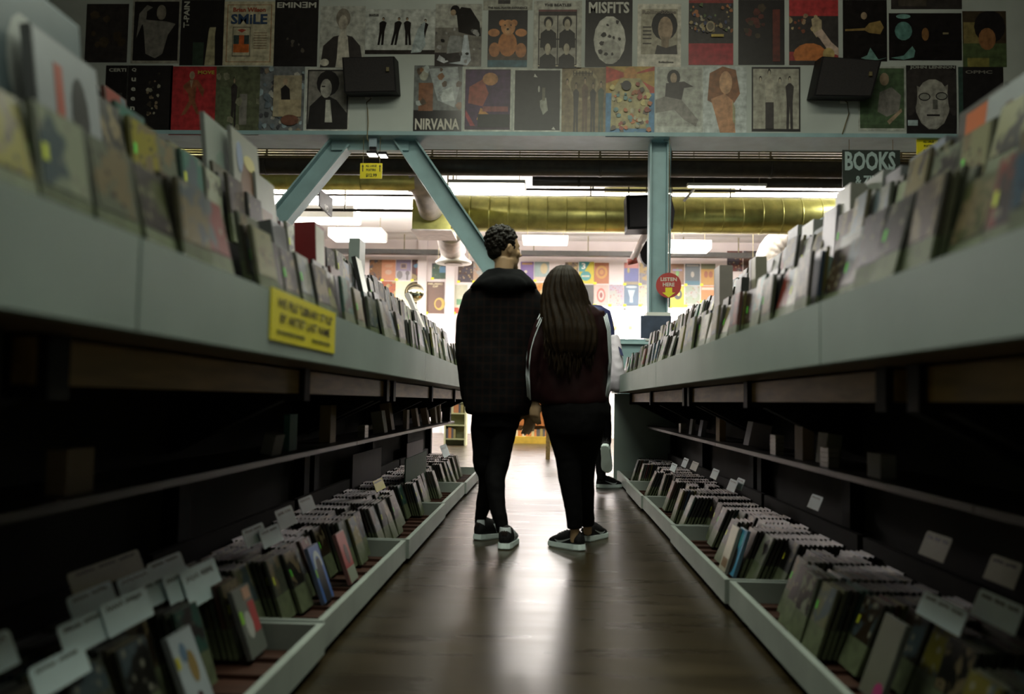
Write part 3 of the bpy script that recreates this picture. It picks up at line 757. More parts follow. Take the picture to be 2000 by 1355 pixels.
# folded boxes and papers low behind the discs at the left
for (px0, py0, px1, py1, X, col, lab) in [
    (690, 880, 745, 922, -1.22, (0.15, 0.115, 0.115), 'pinkish grey panel standing behind the left discs, left of the pair'),
    (792, 862, 828, 905, -1.22, (0.22, 0.17, 0.17), 'pinkish grey panel standing behind the left discs, right of the pair'),
    (770, 888, 855, 935, -0.92, (0.045, 0.10, 0.055), 'dark green patterned cover board standing in the far left tray')]:
    a_ = PX((px0 + px1) / 2, py1, X); wv = abs(PX(px0, py1, X).y - PX(px1, py1, X).y); hv = (py1 - py0) * a_.y / FPX
    wv = min(wv, 1.0)
    mb = MB().box((a_.x - 0.004, a_.y - wv / 2, a_.z), (a_.x + 0.004, a_.y + wv / 2, a_.z + hv))
    if X > -1: mb.box((a_.x - 0.004, a_.y - wv / 2, 0.05), (a_.x + 0.004, a_.y + wv / 2, a_.z))
    else:
        mb.box((a_.x - 0.004, a_.y - wv / 2, 0.05), (a_.x + 0.004, a_.y + wv / 2, a_.z))
    tag(mb.obj('backing_panel', flat(tuple(c * .6 for c in col), 0.75)), lab, 'panel')

# yellow filing sign on the left fascia
q0, q1, q2, q3 = PX(529, 567, -0.657), PX(655, 606, -0.657), PX(653, 690, -0.657), PX(528, 663, -0.657)
ys0, ys1 = (q0.y + q3.y) / 2, (q1.y + q2.y) / 2
zt, zb = (q0.z + q1.z) / 2, (q2.z + q3.z) / 2
sg = thing('filing_sign', (-0.657, (ys0 + ys1) / 2, zb), 'yellow card sign about library style filing taped to the left counter fascia', 'sign')
MB().box((-0.66, ys0, zb), (-0.656, ys1, zt)).obj('sign_card', M_yel, sg)
RZ = Matrix.Rotation(math.pi / 2, 3, 'Z'); W_ = ys1 - ys0; Hs = zt - zb; yc = (ys0 + ys1) / 2
lettering('WE FILE "LIBRARY STYLE"', (-0.6545, yc, zb + Hs * 0.76), Hs * 0.19, W_ * 0.86, M_ink, sg, RZ, bold=0.02)
lettering('BY ARTIST LAST NAME', (-0.6545, yc, zb + Hs * 0.46), Hs * 0.19, W_ * 0.78, M_ink, sg, RZ, bold=0.02)
hb = MB(); rs = random.Random(8)
for (f0, f1) in ((0.08, 0.46), (0.58, 0.90)):
    y_ = ys0 + W_ * f0
    while y_ < ys0 + W_ * f1:
        l_ = rs.uniform(0.006, 0.014); hh_ = rs.uniform(0.6, 1.0) * Hs * 0.09
        hb.box((-0.6558, y_, zb + Hs * 0.18 - hh_ / 2), (-0.6545, y_ + l_ * 0.6, zb + Hs * 0.18 + hh_ / 2)); y_ += l_
hb.obj('small_print', flat((0.22, 0.20, 0.03)), sg)['kind'] = 'stuff'

# ================================================================ posters on the header wall
def poster(px0, py0, px1, py1, label, shapes, bg, texts=(), Y=HY, border=None, group='posters on the header wall', name='poster', skew=0.0, gloss=0.4, tab=None):
    """one printed sheet; shapes are (colour, outline in 0..1) drawn as flat print, on some sheets painted glare too, texts are (body, u, v, size, width, colour[, rotation])"""
    a, b, c, d = PY(px0, py0, Y), PY(px1, py0, Y), PY(px1, py1, Y), PY(px0, py1, Y)
    x0, x1 = (a.x + d.x) / 2, (b.x + c.x) / 2; z1, z0 = (a.z + b.z) / 2, (c.z + d.z) / 2
    w, h = x1 - x0, z1 - z0
    t = thing(name, ((x0 + x1) / 2, Y - 0.002, z0), label, 'poster', group)
    ox, oz = x0, z0
    mats = [pflat(border or bg, gloss)]
    mb = MB().box((x0, Y - 0.004, z0), (x1, Y - 0.001, z1))
    mb.obj('sheet', mats, t)
    if border or shapes:
        pr = MB(); pm = [pflat(bg, gloss)]
        e = 0.035 if border else 0.0
        pr.box((x0 + w * e, Y - 0.005, z0 + h * e * 1.2), (x1 - w * e, Y - 0.004, z1 - h * e * 0.8))
        for k, (c2, pts) in enumerate(shapes):
            fm = pflat(c2, gloss)
            if fm not in pm: pm.append(fm)
            y_ = Y - 0.005 - 0.0004 * (k + 1)
            pts3 = [(x0 + w * min(max(u, e), 1 - e), y_, z0 + h * min(max(v, e), 1 - e)) for u, v in pts]
            pr.add(pts3, [tuple(range(len(pts3)))], pm.index(fm))
        pr.obj('printed_picture', pm, t)
    for tx in texts:
        body, u, v, sz, wd, c2 = tx[:6]
        M = Matrix.Rotation(tx[6], 3, 'Y') if len(tx) > 6 else None
        lettering(body, (x0 + w * u, Y - 0.0135, z0 + h * v), h * sz, w * wd if len(tx) <= 6 else h * wd, flat(c2, 0.5), t, M, bold=0.03)
    if tab:
        k = 0.07
        MB().box((x1 - k, Y - 0.0145, z0 - k * 0.3), (x1 + k * 0.25, Y - 0.0135, z0 + k * 0.5)).obj('price_tab', M_yel, t)
    return t
K = (0.012, 0.010, 0.011); DK = (0.03, 0.025, 0.025); LG = (0.42, 0.42, 0.38); MG = (0.18, 0.17, 0.155); CR = (0.48, 0.44, 0.32); SK = (0.30, 0.22, 0.15); PALE = (0.5, 0.48, 0.42)
WB = (0.46, 0.46, 0.42)
def head(cx, cy, r, hair, face):
    return [(hair, ell(cx, cy + r * .25, r * 1.15, r * 1.0)), (face, ell(cx, cy - r * .12, r * .72, r * .9))]
def bust(cx, cy, s, hair, face, coat):
    return [(coat, [(cx - 2.0 * s, cy - 4.2 * s), (cx - 1.9 * s, cy - 1.7 * s), (cx - .7 * s, cy - 1.0 * s), (cx + .7 * s, cy - 1.0 * s), (cx + 1.9 * s, cy - 1.7 * s), (cx + 2.0 * s, cy - 4.2 * s)]),
            (face, R4(cx - .35 * s, cy - 1.2 * s, cx + .35 * s, cy - .5 * s))] + head(cx, cy, s, hair, face)
def man(cx, y0, h, coat, face=SK, hair=K, w=1.0, lean=0.0):
    """generic standing figure of height h with its feet at y0 (u is stretched by 1.4)"""
    f = lambda u, v: (cx + u * h * w + lean * v * h, y0 + v * h)
    return [(coat, [f(-.12, .5), f(-.17, .80), f(-.05, .86), f(.05, .86), f(.17, .80), f(.12, .5), f(.13, 0), f(.03, 0), f(0, .42), f(-.04, 0), f(-.14, 0)]),
            (hair, ell(*f(0, .94), .06 * h * w, .06 * h)), (face, ell(*f(0, .92), .045 * h * w, .05 * h))]
def speck(n, seed, cols, u0=0, v0=0, u1=1, v1=1, r=0.08):
    g = random.Random(seed); out = []
    for i in range(n):
        cu, cv, ru = g.uniform(u0, u1), g.uniform(v0, v1), g.uniform(.4, 1) * r
        k = g.randint(5, 7); a = g.uniform(0, 6)
        out.append((g.choice(cols), [(cu + ru * g.uniform(.6, 1.2) * math.cos(a + q * 6.283 / k), cv + ru * .75 * g.uniform(.6, 1.2) * math.sin(a + q * 6.283 / k)) for q in range(k)]))
    return out
poster(168, 8, 250, 122, 'very dark brown poster with faint figures, leftmost of the top row', speck(8, 1, [(0.05, .035, .02), (.07, .05, .03)], .1, .3, .9, .9, .14), DK)
poster(258, 0, 352, 124, 'black poster with white border and a pale bare torso', [(MG, [(.3, .15), (.25, .5), (.2, .7), (.35, .68), (.7, .66), (.9, .62), (.75, .45), (.65, .15), (.5, .08)]), (MG, [(.2, .6), (.1, .4), (.14, .78), (.3, .92), (.42, .88), (.3, .82), (.28, .65)]), ((.2, .18, .15), ell(.6, .8, .1, .12))], K, border=(.3, .29, .25))
poster(353, 0, 437, 128, 'dark poster with vertical white lettering and one pale trouser leg', [((.34, .31, .2), [(.58, .0), (.66, .55), (.68, .58), (.82, .58), (.80, .45), (.82, 0)]), ((.03, .05, .035), R4(.3, .0, .55, .35))], K, [('T-PAIN', .13, .77, .085, .40, WB, -math.pi / 2)])
poster(437, 3, 536, 128, 'cream framed poster with bold blue title lettering and an orange drawing', [((.3, .14, .06), R4(.06, .05, .94, .95)), (CR, R4(.075, .06, .925, .94)), (DK, R4(.18, .14, .53, .60)), (CR, R4(.19, .15, .52, .59)), ((.04, .06, .06), R4(.20, .22, .51, .47)), ((.48, .12, .03), R4(.20, .20, .51, .33)), ((.45, .1, .03), R4(.31, .33, .41, .47)), ((.35, .06, .04), [(.27, .55), (.36, .51), (.45, .55), (.36, .57)])] + [((.28, .2, .13), R4(.6, v, .86, v + .012)) for v in (.5, .46, .42, .38, .34, .3, .26)], CR, [('Brian Wilson', .5, .865, .07, .64, (.35, .06, .03)), ('SMiLE', .5, .72, .16, .72, (.03, .06, .13))])
poster(536, 0, 621, 130, 'black poster with wide white name lettering across its top', speck(5, 3, [(.07, .06, .05), (.1, .09, .08)], .3, .1, .8, .5, .06), K, [('EMIN\u018eM', .5, .92, .09, .9, WB)])
poster(625, 12, 713, 132, 'pale grey photo poster of a standing figure in an open dark jacket', [(DK, [(.02, 0), (.08, .35), (.3, .5), (.42, .52), (.40, .2), (.36, 0)]), (DK, [(.98, 0), (.9, .35), (.72, .5), (.6, .52), (.66, .2), (.7, 0)]), (PALE, [(.38, 0), (.41, .5), (.5, .55), (.62, .5), (.68, 0)]), ((.2, .18, .15), ell(.51, .8, .16, .16)), ((.36, .33, .28), ell(.51, .72, .1, .13)), (PALE, R4(.45, .5, .58, .62)), (PALE, ell(.12, .08, .1, .06))], (.40, .41, .38))
poster(714, 18, 850, 106, 'white landscape poster of four dark figures in mid jump with painted plastic glare', [(DK, R4(0, 0, 1, .09))] + sum([man(u, v, .62, K, SK, K, .5, l) for u, v, l in ((.22, .2, .06), (.41, .2, .12), (.62, .2, -.04), (.8, .16, .1))], []) + [((.34, .4, .42), [(.66, .02), (.7, .3), (.75, .55), (.86, .75), (.84, .5), (.87, .2), (.8, .04)]), ((.5, .56, .58), [(.7, .05), (.72, .2), (.78, .08)])], (.46, .48, .46), [('BEATLES', .12, .86, .05, .14, DK)], gloss=0.2)  # last two pale shapes are plastic glare painted on the sheet
poster(850, 8, 941, 130, 'black and white poster of a stooping dark figure with painted glare below', [(MG, R4(0, 0, 1, .62)), (DK, R4(0, .0, .62, .22)), ((.24, .25, .25), speck(1, 5, [K], .4, .2, .5, .4, .3)[0][1]), (K, [(.5, .55), (.45, .85), (.55, .95), (.75, .93), (.95, .7), (.98, .48), (.75, .5)]), (K, ell(.42, .9, .1, .08)), (SK, ell(.38, .86, .06, .05)), ((.45, .5, .55), [(.3, .05), (.55, .08), (.62, .5), (.7, .5), (.78, .1), (.7, .02)]), ((.5, .52, .56), [(.05, .1), (.1, .18), (.3, .08), (.2, .05)])] + speck(14, 4, [K, (.3, .3, .3), (.1, .1, .1)], .02, .05, .98, .6, .06), (.36, .36, .33), gloss=0.2)  # pale blue grey shapes low down are painted glare
poster(944, 0, 1040, 20, 'cream strip of a title sheet above the teddy poster', [(DK, R4(.3, .6, .55, 1))], (.30, .30, .26), [('THE REAL PLAYER EXPERIENCE', .5, .2, .22, .8, DK)])
poster(953, 20, 1030, 131, 'dark poster with a seated orange teddy bear above a blue strip', [((.04, .10, .13), R4(0, 0, 1, .12)), ((.07, .045, .03), R4(0, .12, 1, .24)), ((.36, .14, .04), ell(.5, .4, .24, .22)), ((.34, .14, .05), ell(.17, .3, .14, .13)), ((.34, .14, .05), ell(.84, .29, .14, .13)), ((.40, .17, .06), ell(.15, .60, .15, .07)), ((.40, .17, .06), ell(.84, .60, .15, .07)), ((.40, .17, .06), ell(.36, .77, .085, .06)), ((.40, .17, .06), ell(.66, .77, .085, .06)), ((.42, .20, .08), ell(.51, .69, .18, .14)), ((.5, .28, .13), ell(.5, .64, .08, .06)), (K, ell(.5, .66, .03, .02)), (K, ell(.43, .73, .018, .016)), (K, ell(.58, .73, .018, .016))], K)
poster(1042, 2, 1136, 134, 'poster of four dark haired head portraits in a two by two grid', [(DK, R4(.1, .79, .90, .87)), ((.12, .05, .05), R4(.1, .84, .9, .87)), (K, R4(.1, .0, .9, .79)), ((.30, .29, .25), R4(.12, .44, .49, .78)), ((.30, .29, .25), R4(.51, .44, .88, .78)), ((.26, .25, .22), R4(.12, .06, .49, .42)), ((.26, .25, .22), R4(.51, .06, .88, .42)), (CR, R4(.1, .03, .9, .045))] + sum([bust(u, v, .085, K, (.34, .31, .24), K) for u, v in ((.31, .66), (.70, .66), (.30, .30), (.69, .30))], []), (.36, .36, .32), [('THE BEATLES', .5, .935, .04, .56, DK)])
poster(1143, 0, 1235, 131, 'black poster with big ragged white lettering over a pale blotchy oval', [(LG, ell(.52, .40, .34, .36)), ((.3, .3, .27), ell(.54, .22, .22, .18))] + speck(10, 7, [K, DK], .3, .1, .75, .7, .07), K, [('MISFITS', .5, .88, .17, .86, (.46, .46, .42))])
poster(1245, 8, 1330, 131, 'white magazine cover poster with a dark haired portrait', [((.30, .28, .22), R4(.08, .2, .92, .92)), (K, ell(.62, .66, .3, .24)), (SK, ell(.64, .6, .17, .2)), ((.2, .15, .1), R4(.55, .3, .72, .48)), (DK, [(.4, .2), (.45, .35), (.65, .3), (.9, .35), (.92, .2)])] + [(DK, R4(.12, v, .32, v + .02)) for v in (.36, .44, .5, .56, .62)], PALE, [('RollingStone', .5, .86, .08, .78, (.16, .14, .12)), ('RollingStone', .66, .07, .04, .34, DK)])
poster(1345, 0, 1432, 127, 'poster with a crowd of small coloured figures over a plain red half', [((.30, .025, .035), R4(0, 0, 1, .33)), (DK, R4(0, .33, 1, .95))] + speck(60, 9, [(.25, .2, .1), (.1, .14, .06), (.3, .12, .05), (.3, .27, .2), (.05, .06, .12), (.06, .05, .04)], .03, .5, .97, .92, .055) + [((.3, .25, .16), ell(.48, .58, .1, .085)), ((.12, .1, .07), ell(.48, .58, .07, .06)), ((.4, .3, .06), R4(.5, .42, .78, .46))], (.2, .03, .03))
poster(1442, 0, 1532, 127, 'black poster with dim dark red lettering running down its right side', speck(14, 10, [(.08, .02, .015), (.05, .03, .02)], .15, .4, .6, .9, .1) + [((.10, .02, .015), R4(.74, .05, .9, .85))], K)
poster(1541, 0, 1637, 127, 'poster with red sky and a fair haired figure over orange shapes', [((.36, .03, .035), R4(0, .75, 1, 1)), (DK, R4(0, .2, 1, .75))] + speck(16, 12, [(.3, .2, .12), (.2, .06, .03), (.4, .3, .16)], .0, .5, .6, .76, .06) + [((.42, .34, .22), [(.45, .7), (.55, .74), (.66, .68), (.66, .45), (.55, .42), (.48, .5)]), ((.48, .36, .3), [(.5, .48), (.66, .55), (.85, .35), (1, .25), (1, .14), (.8, .2), (.62, .4)]), ((.45, .15, .04), ell(.42, .15, .34, .18)), ((.4, .3, .12), ell(.8, .16, .12, .1)), (DK, R4(0, 0, 1, .06))], (.3, .04, .04))
poster(1646, 0, 1732, 120, 'black poster with a pale guitar held sideways and painted cyan glare below', [((.24, .16, .06), [(.05, .52), (.5, .54), (.6, .62), (.85, .66), (.93, .55), (.85, .44), (.6, .46), (.5, .5), (.05, .49)]), (SK, ell(.48, .74, .07, .06)), ((.14, .26, .24), [(.4, .05), (.55, .1), (.62, .22), (.8, .03), (1, .06), (.7, .0)])], K, gloss=.18)  # the cyan shape is a reflection painted over the print
poster(1736, 26, 1878, 118, 'dark landscape poster with painted cyan glare blotches on its left half', [((.10, .22, .2), ell(.2, .62, .12, .2)), ((.16, .3, .28), ell(.2, .93, .1, .05)), ((.12, .24, .22), [(.02, .05), (.2, .1), (.32, .3), (.36, .2), (.34, .06), (.2, .01)]), ((.2, .1, .04), ell(.5, .55, .05, .14)), ((.3, .25, .15), R4(.74, .55, .82, .59))], K, gloss=.18)  # cyan shapes are painted reflections, not part of the picture
poster(1740, -40, 1878, 18, 'dark poster strip above the landscape one at the picture top', [((.06, .05, .04), R4(.1, .1, .5, .5))], DK)
poster(1880, 22, 1965, 131, 'poster of a dark haired orange lit face on a green and yellow ground', [((.2, .16, .06), R4(.02, .4, .4, .8)), ((.07, .1, .04), R4(0, .0, 1, .42)), (K, ell(.62, .72, .36, .3)), ((.26, .12, .05), ell(.56, .50, .2, .2)), ((.2, .18, .05), R4(.1, 0, .6, .16))], (.05, .03, .02))
poster(205, 128, 247, 262, 'black poster with a cut off title, left end of the bottom row', [((.05, .05, .05), R4(.2, .3, .8, .6))], K, [('CERTI', .55, .93, .05, .8, WB)])
poster(247, 128, 336, 262, 'black poster with thin letters down its left edge and a chequered dancer', [((.04, .04, .04), R4(0, 0, .02, 1))] + speck(26, 14, [(.3, .28, .22), (.05, .04, .03), (.2, .15, .1)], .45, .1, .72, .9, .05), K, [(ch, .15, .93 - .14 * i, .055, .10, WB) for i, ch in enumerate('Queen')])
poster(332, 130, 421, 264, 'bright red poster with a thin running figure and yellow title', [((.22, .08, .04), [(.35, .3), (.25, .28), (.42, .5), (.4, .6), (.3, .68), (.32, .5), (.28, .72), (.45, .82), (.6, .8), (.75, .66), (.72, .55), (.58, .72), (.55, .5), (.66, .3), (.6, .3), (.48, .45)]), (SK, ell(.47, .87, .06, .06)), (SK, [(.42, .8), (.5, .8), (.46, .68)])], (.36, .03, .03), [('MOVE', .78, .91, .055, .36, (.42, .34, .05))])
poster(421, 130, 507, 264, 'murky grey green poster of a standing figure by columns', [(MG, R4(.55, .15, .72, .6)), ((.1, .12, .07), R4(.1, .1, .5, .7))] + man(.42, .1, .75, DK, SK, K, .6) + speck(14, 15, [(.12, .13, .08), (.06, .07, .05), (.2, .2, .14)], .0, .0, 1, 1, .1), (.09, .10, .06))
poster(507, 130, 594, 262, 'collage poster of small blue grey scenes around a man behind a desk', speck(50, 16, [(.25, .32, .36), (.06, .06, .07), (.34, .33, .3), (.12, .15, .18), (.2, .16, .12)], .02, .02, .98, .98, .09) + [((.30, .26, .18), R4(.32, .25, .95, .86)), (K, [(.5, .5), (.48, .66), (.58, .72), (.68, .66), (.7, .5)]), (SK, ell(.58, .77, .05, .05)), ((.34, .28, .18), R4(.45, .25, .95, .5)), ((.14, .06, .04), ell(.7, .2, .2, .08))], (.14, .15, .16))
poster(597, 133, 683, 258, 'white bordered black poster of a tilted face with dark curls', [(MG, R4(.06, .12, .94, .95)), (K, [(.06, .08), (.1, .4), (.4, .6), (.7, .5), (.94, .3), (.94, .08)]), (K, ell(.5, .76, .26, .2)), ((.34, .33, .3), ell(.46, .68, .13, .15)), (LG, [(.45, .15), (.46, .5), (.56, .5), (.62, .15)]), (K, R4(.36, .7, .44, .72))], K, border=(.44, .45, .42))
poster(808, 128, 902, 265, 'pale and rust poster with large condensed white band lettering near its foot', [(K, R4(0, 0, 1, .36)), ((.2, .09, .05), R4(.1, .35, .4, .75)), ((.3, .33, .34), [(.3, .95), (.5, .5), (.85, .4), (.95, .7), (.9, .98)]), ((.46, .5, .5), [(.5, .62), (.8, .7), (.85, .5), (.6, .48)]), ((.3, .3, .25), ell(.2, .88, .1, .1))] + speck(14, 17, [(.36, .4, .4), (.1, .07, .05), (.2, .1, .05)], .1, .4, .95, .95, .08), (.14, .15, .15), [('NIRVANA', .5, .16, .16, .92, PALE)], gloss=.22)
poster(905, 132, 1000, 259, 'white bordered purple stage photo of a red lit guitarist leaning right', [((.05, .02, .06), R4(.05, .1, .95, .95)), ((.24, .06, .04), [(.1, .45), (.12, .7), (.4, .82), (.52, .6), (.4, .4)]), ((.34, .16, .06), ell(.55, .82, .16, .1)), ((.42, .2, .05), [(.28, .2), (.36, .38), (.56, .26), (.42, .12)]), ((.2, .06, .06), R4(.4, .32, .92, .4)), ((.26, .04, .05), [(.05, .35), (.25, .1), (.15, .1), (.05, .25)]), (K, R4(.3, .08, .95, .28))], (.04, .02, .04), border=(.40, .42, .38))
poster(1002, 134, 1097, 260, 'white bordered black stage photo with a tiny pale figure at centre', [((.25, .26, .22), [(.55, .5), (.68, .55), (.72, .35), (.62, .28), (.56, .4)]), (LG, [(.44, .92), (.5, .86), (.42, .87)]), (LG, ell(.53, .68, .02, .05)), (LG, [(.8, .06), (.88, .05), (.84, .1)]), ((.12, .11, .08), R4(.6, .5, .66, .7))], K, border=(.40, .42, .38))
poster(1097, 132, 1184, 266, 'sepia poster of five robed figures before a ring with dark letter strokes', [((.26, .22, .13), ell(.48, .75, .34, .24)), ((.14, .11, .06), ell(.48, .75, .29, .2))] + [(K, R4(.25 + .07 * i, .88, .265 + .07 * i, .95)) for i in range(7)] + [(K, R4(.25, .91, .7, .92))] + sum([man(u, .06, h, c, SK, K, .55) for u, h, c in ((.12, .78, (.16, .12, .07)), (.32, .72, DK), (.52, .8, (.1, .06, .04)), (.7, .72, DK), (.88, .74, (.05, .07, .05)))], []), (.17, .13, .07))
poster(1183, 130, 1278, 268, 'sunburst poster of red and yellow rays above a crowded blue and gold shape', [((.34, .22, .05), R4(0, .55, 1, 1))] + [((.34, .05, .03), [(.5, .88), (.5 + 1.2 * math.cos(a), .88 + 1.2 * math.sin(a)), (.5 + 1.2 * math.cos(a + .2), .88 + 1.2 * math.sin(a + .2))]) for a in [(-.35 + .4 * i) for i in range(3)] + [math.pi - .5 + .4 * i for i in range(3)]] + [((.38, .18, .05), ell(.5, .89, .14, .1)), ((.05, .16, .30), R4(0, 0, 1, .62)), ((.30, .26, .12), [(.1, .12), (.12, .65), (.3, .83), (.7, .83), (.9, .65), (.88, .12)])] + speck(60, 18, [(.36, .12, .04), (.42, .36, .14), (.1, .2, .2), (.35, .33, .22), (.25, .05, .03), (.08, .06, .04)], .1, .05, .9, .75, .07) + [(K, ell(.42, .72, .1, .07))], (.3, .2, .06))
poster(1280, 131, 1373, 260, 'pale grey poster of a reclining dark haired figure in boots', [((.30, .31, .28), R4(.03, .1, .97, .97)), (K, ell(.38, .84, .14, .12)), (SK, ell(.38, .83, .07, .08)), (DK, [(.2, .55), (.22, .75), (.6, .78), (.8, .7), (.6, .68), (.55, .5)]), (MG, [(.0, .5), (.2, .55), (.55, .5), (.9, .2), (.85, .1), (.6, .2), (.4, .35), (0, .3)])], (.38, .40, .37))
poster(1373, 130, 1458, 263, 'poster on white of a red haired figure looking back over a bare shoulder', [((.20, .08, .03), [(.1, .5), (.15, .9), (.45, 1), (.75, .95), (.85, .6), (.7, .45), (.4, .4)]), ((.46, .26, .14), ell(.52, .76, .15, .17)), ((.40, .2, .1), [(.18, .52), (.5, .6), (.68, .5), (.72, .2), (.75, 0), (.4, 0), (.3, .25)]), ((.28, .27, .16), [(.68, .5), (.74, .38), (.74, .14), (.68, .2)])], (.42, .46, .46))
poster(1468, 131, 1563, 257, 'grey poster of four standing men, the tallest one in front', [((.32, .31, .26), R4(.03, .04, .97, .97))] + sum([man(u, .04, h, c, (.36, .33, .26), K, .62) for u, h, c in ((.18, .82, (.3, .29, .24)), (.78, .82, DK), (.58, .8, (.3, .29, .24)), (.36, .93, (.38, .36, .3)))], []) + [(DK, R4(.28, .04, .45, .45))], K)
poster(1676, 130, 1769, 256, 'dull green poster of a seated pale shirted figure, behind the right black speaker', [((.06, .1, .05), R4(.04, .1, .96, .96)), (MG, [(.4, .3), (.45, .6), (.7, .68), (.9, .55), (.85, .3), (.6, .22)]), (SK, ell(.55, .8, .1, .1)), (SK, [(.6, .15), (.9, .35), (.92, .3), (.65, .1)])], (.05, .08, .04), border=(.36, .38, .35))
poster(1770, 128, 1868, 262, 'large grey close up portrait poster of a face with round glasses', [((.22, .21, .19), ell(.52, .5, .36, .44)), (DK, ell(.5, .85, .44, .2)), (DK, ell(.08, .6, .14, .34)), (DK, ell(.94, .6, .12, .34)), ((.30, .29, .26), ell(.52, .56, .3, .24)), ((.28, .27, .25), ell(.5, .3, .24, .22)), (K, ell(.36, .54, .12, .06)), ((.2, .2, .18), ell(.36, .54, .1, .045)), (K, ell(.7, .55, .12, .06)), ((.2, .2, .18), ell(.7, .55, .1, .045)), ((.1, .1, .09), R4(.52, .36, .62, .5)), (K, R4(.4, .26, .66, .285)), ((.34, .42, .44), R4(.02, .12, .22, .2))], K, [('JOHN LENNON', .52, .965, .055, .9, (.28, .30, .27))])
poster(1872, 131, 1960, 262, 'dark poster with a cut off white title, right end of the bottom row', [((.03, .06, .05), R4(0, .2, .1, 1))], K, [('OPMC', .45, .92, .05, .6, MG)])

# ================================================================ black speakers hung on the header wall
def speaker(pts, label, cordx, drop):
    """cabinet from the four corner pixels of its front, tilted downward"""
    a, b, c, d = [PY(x, y, HY - 0.42) for x, y in pts]
    t = thing('wall_speaker', ((a.x + b.x) / 2, HY - 0.3, d.z), label, 'speaker', 'black speakers on the header wall')
    bk = Vector((0, 0.30, 0.05))
    vs = [a, b, c + Vector((0, .1, 0)), d + Vector((0, .1, 0))]
    MB().prism([tuple(v) for v in vs], bk).obj('cabinet', M_blk, t)
    m = [v + (sum(vs, Vector()) / 4 - v) * 0.06 + Vector((0, -0.012, 0)) for v in vs]
    MB().prism([tuple(v) for v in m], (0, 0.014, 0)).obj('grille', mat('speaker_grille', (0.018, 0.015, 0.016), 0.8, var=0.3, scale=60, bump=.4, bscale=300), t)
    mid = (a + b + c + d) / 4
    MB().bar((mid.x, HY - 0.16, mid.z + 0.05), (mid.x, HY, mid.z + 0.05), 0.12, 0.10).obj('wall_bracket', M_blk, t)
    q = b.lerp(c, 0.45) + Vector((-0.09, -0.0, 0))
    MB().box((q.x - .018, q.y - 0.0, q.z), (q.x + .018, q.y + .04, q.z + .05)).obj('badge', M_cond, t)
    return t
speaker([(668, 112), (770, 110), (772, 174), (669, 176)], 'black wall speaker left of centre on the poster wall', 722, 1)
speaker([(1606, 110), (1722, 118), (1708, 184), (1594, 182)], 'black wall speaker at right on the poster wall', 1650, 1)
def outlet(px, py, tail, lab1, lab2):
    p = PY(px, py, HY - 0.01)
    t = thing('wall_outlet', (p.x, HY, p.z), lab1, 'outlet')
    MB().box((p.x - 0.045, HY - 0.012, p.z - 0.06), (p.x + 0.045, HY, p.z + 0.06)).obj('cover_plate', M_white, t)
    MB().box((p.x - 0.02, HY - 0.05, p.z - 0.03), (p.x + 0.02, HY - 0.012, p.z + 0.02)).obj('plug', M_blk, t)
    pts = [PY(x, y, HY - 0.03) for x, y in tail]
    o = MB().tube(pts, 0.007, 6).obj('power_cord', M_cond, None, True)
    tag(o, lab2, 'cord')
outlet(720, 184, [(719, 186), (725, 192), (716, 200), (718, 215), (719, 240), (717, 270), (720, 276)], 'white wall outlet under the left black speaker', 'thin cord hanging from the outlet under the left speaker')
outlet(1648, 192, [(1647, 194), (1655, 200), (1658, 222), (1652, 240), (1645, 262)], 'wall outlet under the right black speaker', 'thin dark cord curving below the right speaker')

# emergency flood lamp on the gusset
p = PY(729, 285, HY + 0.1)
t = thing('emergency_light', (p.x, HY + 0.1, p.z), 'small emergency flood light under the poster ledge between the braces', 'lamp')
MB().box((p.x - 0.05, HY + 0.06, p.z - 0.02), (p.x + 0.05, HY + 0.14, HZ - .001)).obj('housing', mat('grey_blue_lamp_box', (.28, .36, .42), .5), t)
MB().box((p.x - 0.04, HY + 0.055, p.z - 0.06), (p.x + 0.04, HY + 0.12, p.z - 0.02)).obj('hood', M_blk, t)
for k, (xx, yy) in enumerate(((727, 299), (748, 301))):
    q = PY(xx, yy, HY + 0.02)
    mb = MB().box((q.x - 0.065 + .01 * k, HY - 0.02, q.z - 0.015), (q.x + 0.06 - .01 * k, HY + 0.12, q.z + 0.022))
    hd = mb.obj('lamp_head', M_blk, t)
    MB().box((q.x - 0.06 + .01 * k, HY - 0.03, q.z - 0.022), (q.x + 0.055 - .01 * k, HY + 0.13, q.z - 0.015)).obj('lens', mat('small_lamp_lens', (1, .97, .92), .4, emit=2.5, var=0), hd)

# ================================================================ hanging signs
def hang(px0, py0, px1, py1, Y, m, label, texts, name='hanging_sign', depth=0.02, rotz=0.0, rods=True, top=None):
    a, c = PY(px0, py0, Y), PY(px1, py1, Y)
    x0, x1, z1, z0 = a.x, c.x, a.z, c.z
    w, h = x1 - x0, z1 - z0
    t = thing(name, ((x0 + x1) / 2, Y, z0), label, 'sign')
    MB().box((x0, Y - depth / 2, z0), (x1, Y + depth / 2, z1)).obj('board', m, t)
    for body, u, v, sz, wd, c2 in texts:
        lettering(body, (x0 + w * u, Y - depth / 2 - 0.001, z0 + h * v), h * sz, w * wd, flat(c2, .5), t, bold=0.035)
    if rods:
        for u in (0.12, 0.88):
            MB().tube([(x0 + w * u, Y, z1 - .01), (x0 + w * u, Y, top or (z1 + 0.3))], 0.004, 6).obj('wire', M_cond, t)
    return t, (x0, x1, z0, z1)
t, (x0, x1, z0, z1) = hang(704, 319, 746, 349, HY + 0.06, M_yel, 'yellow card pricing the large posters, hung between the braces', [('ALL LARGE', .5, .83, .15, .50, K), ('POSTERS', .5, .56, .16, .44, K), ('$12.99', .52, .20, .25, .50, K)], top=HZ)
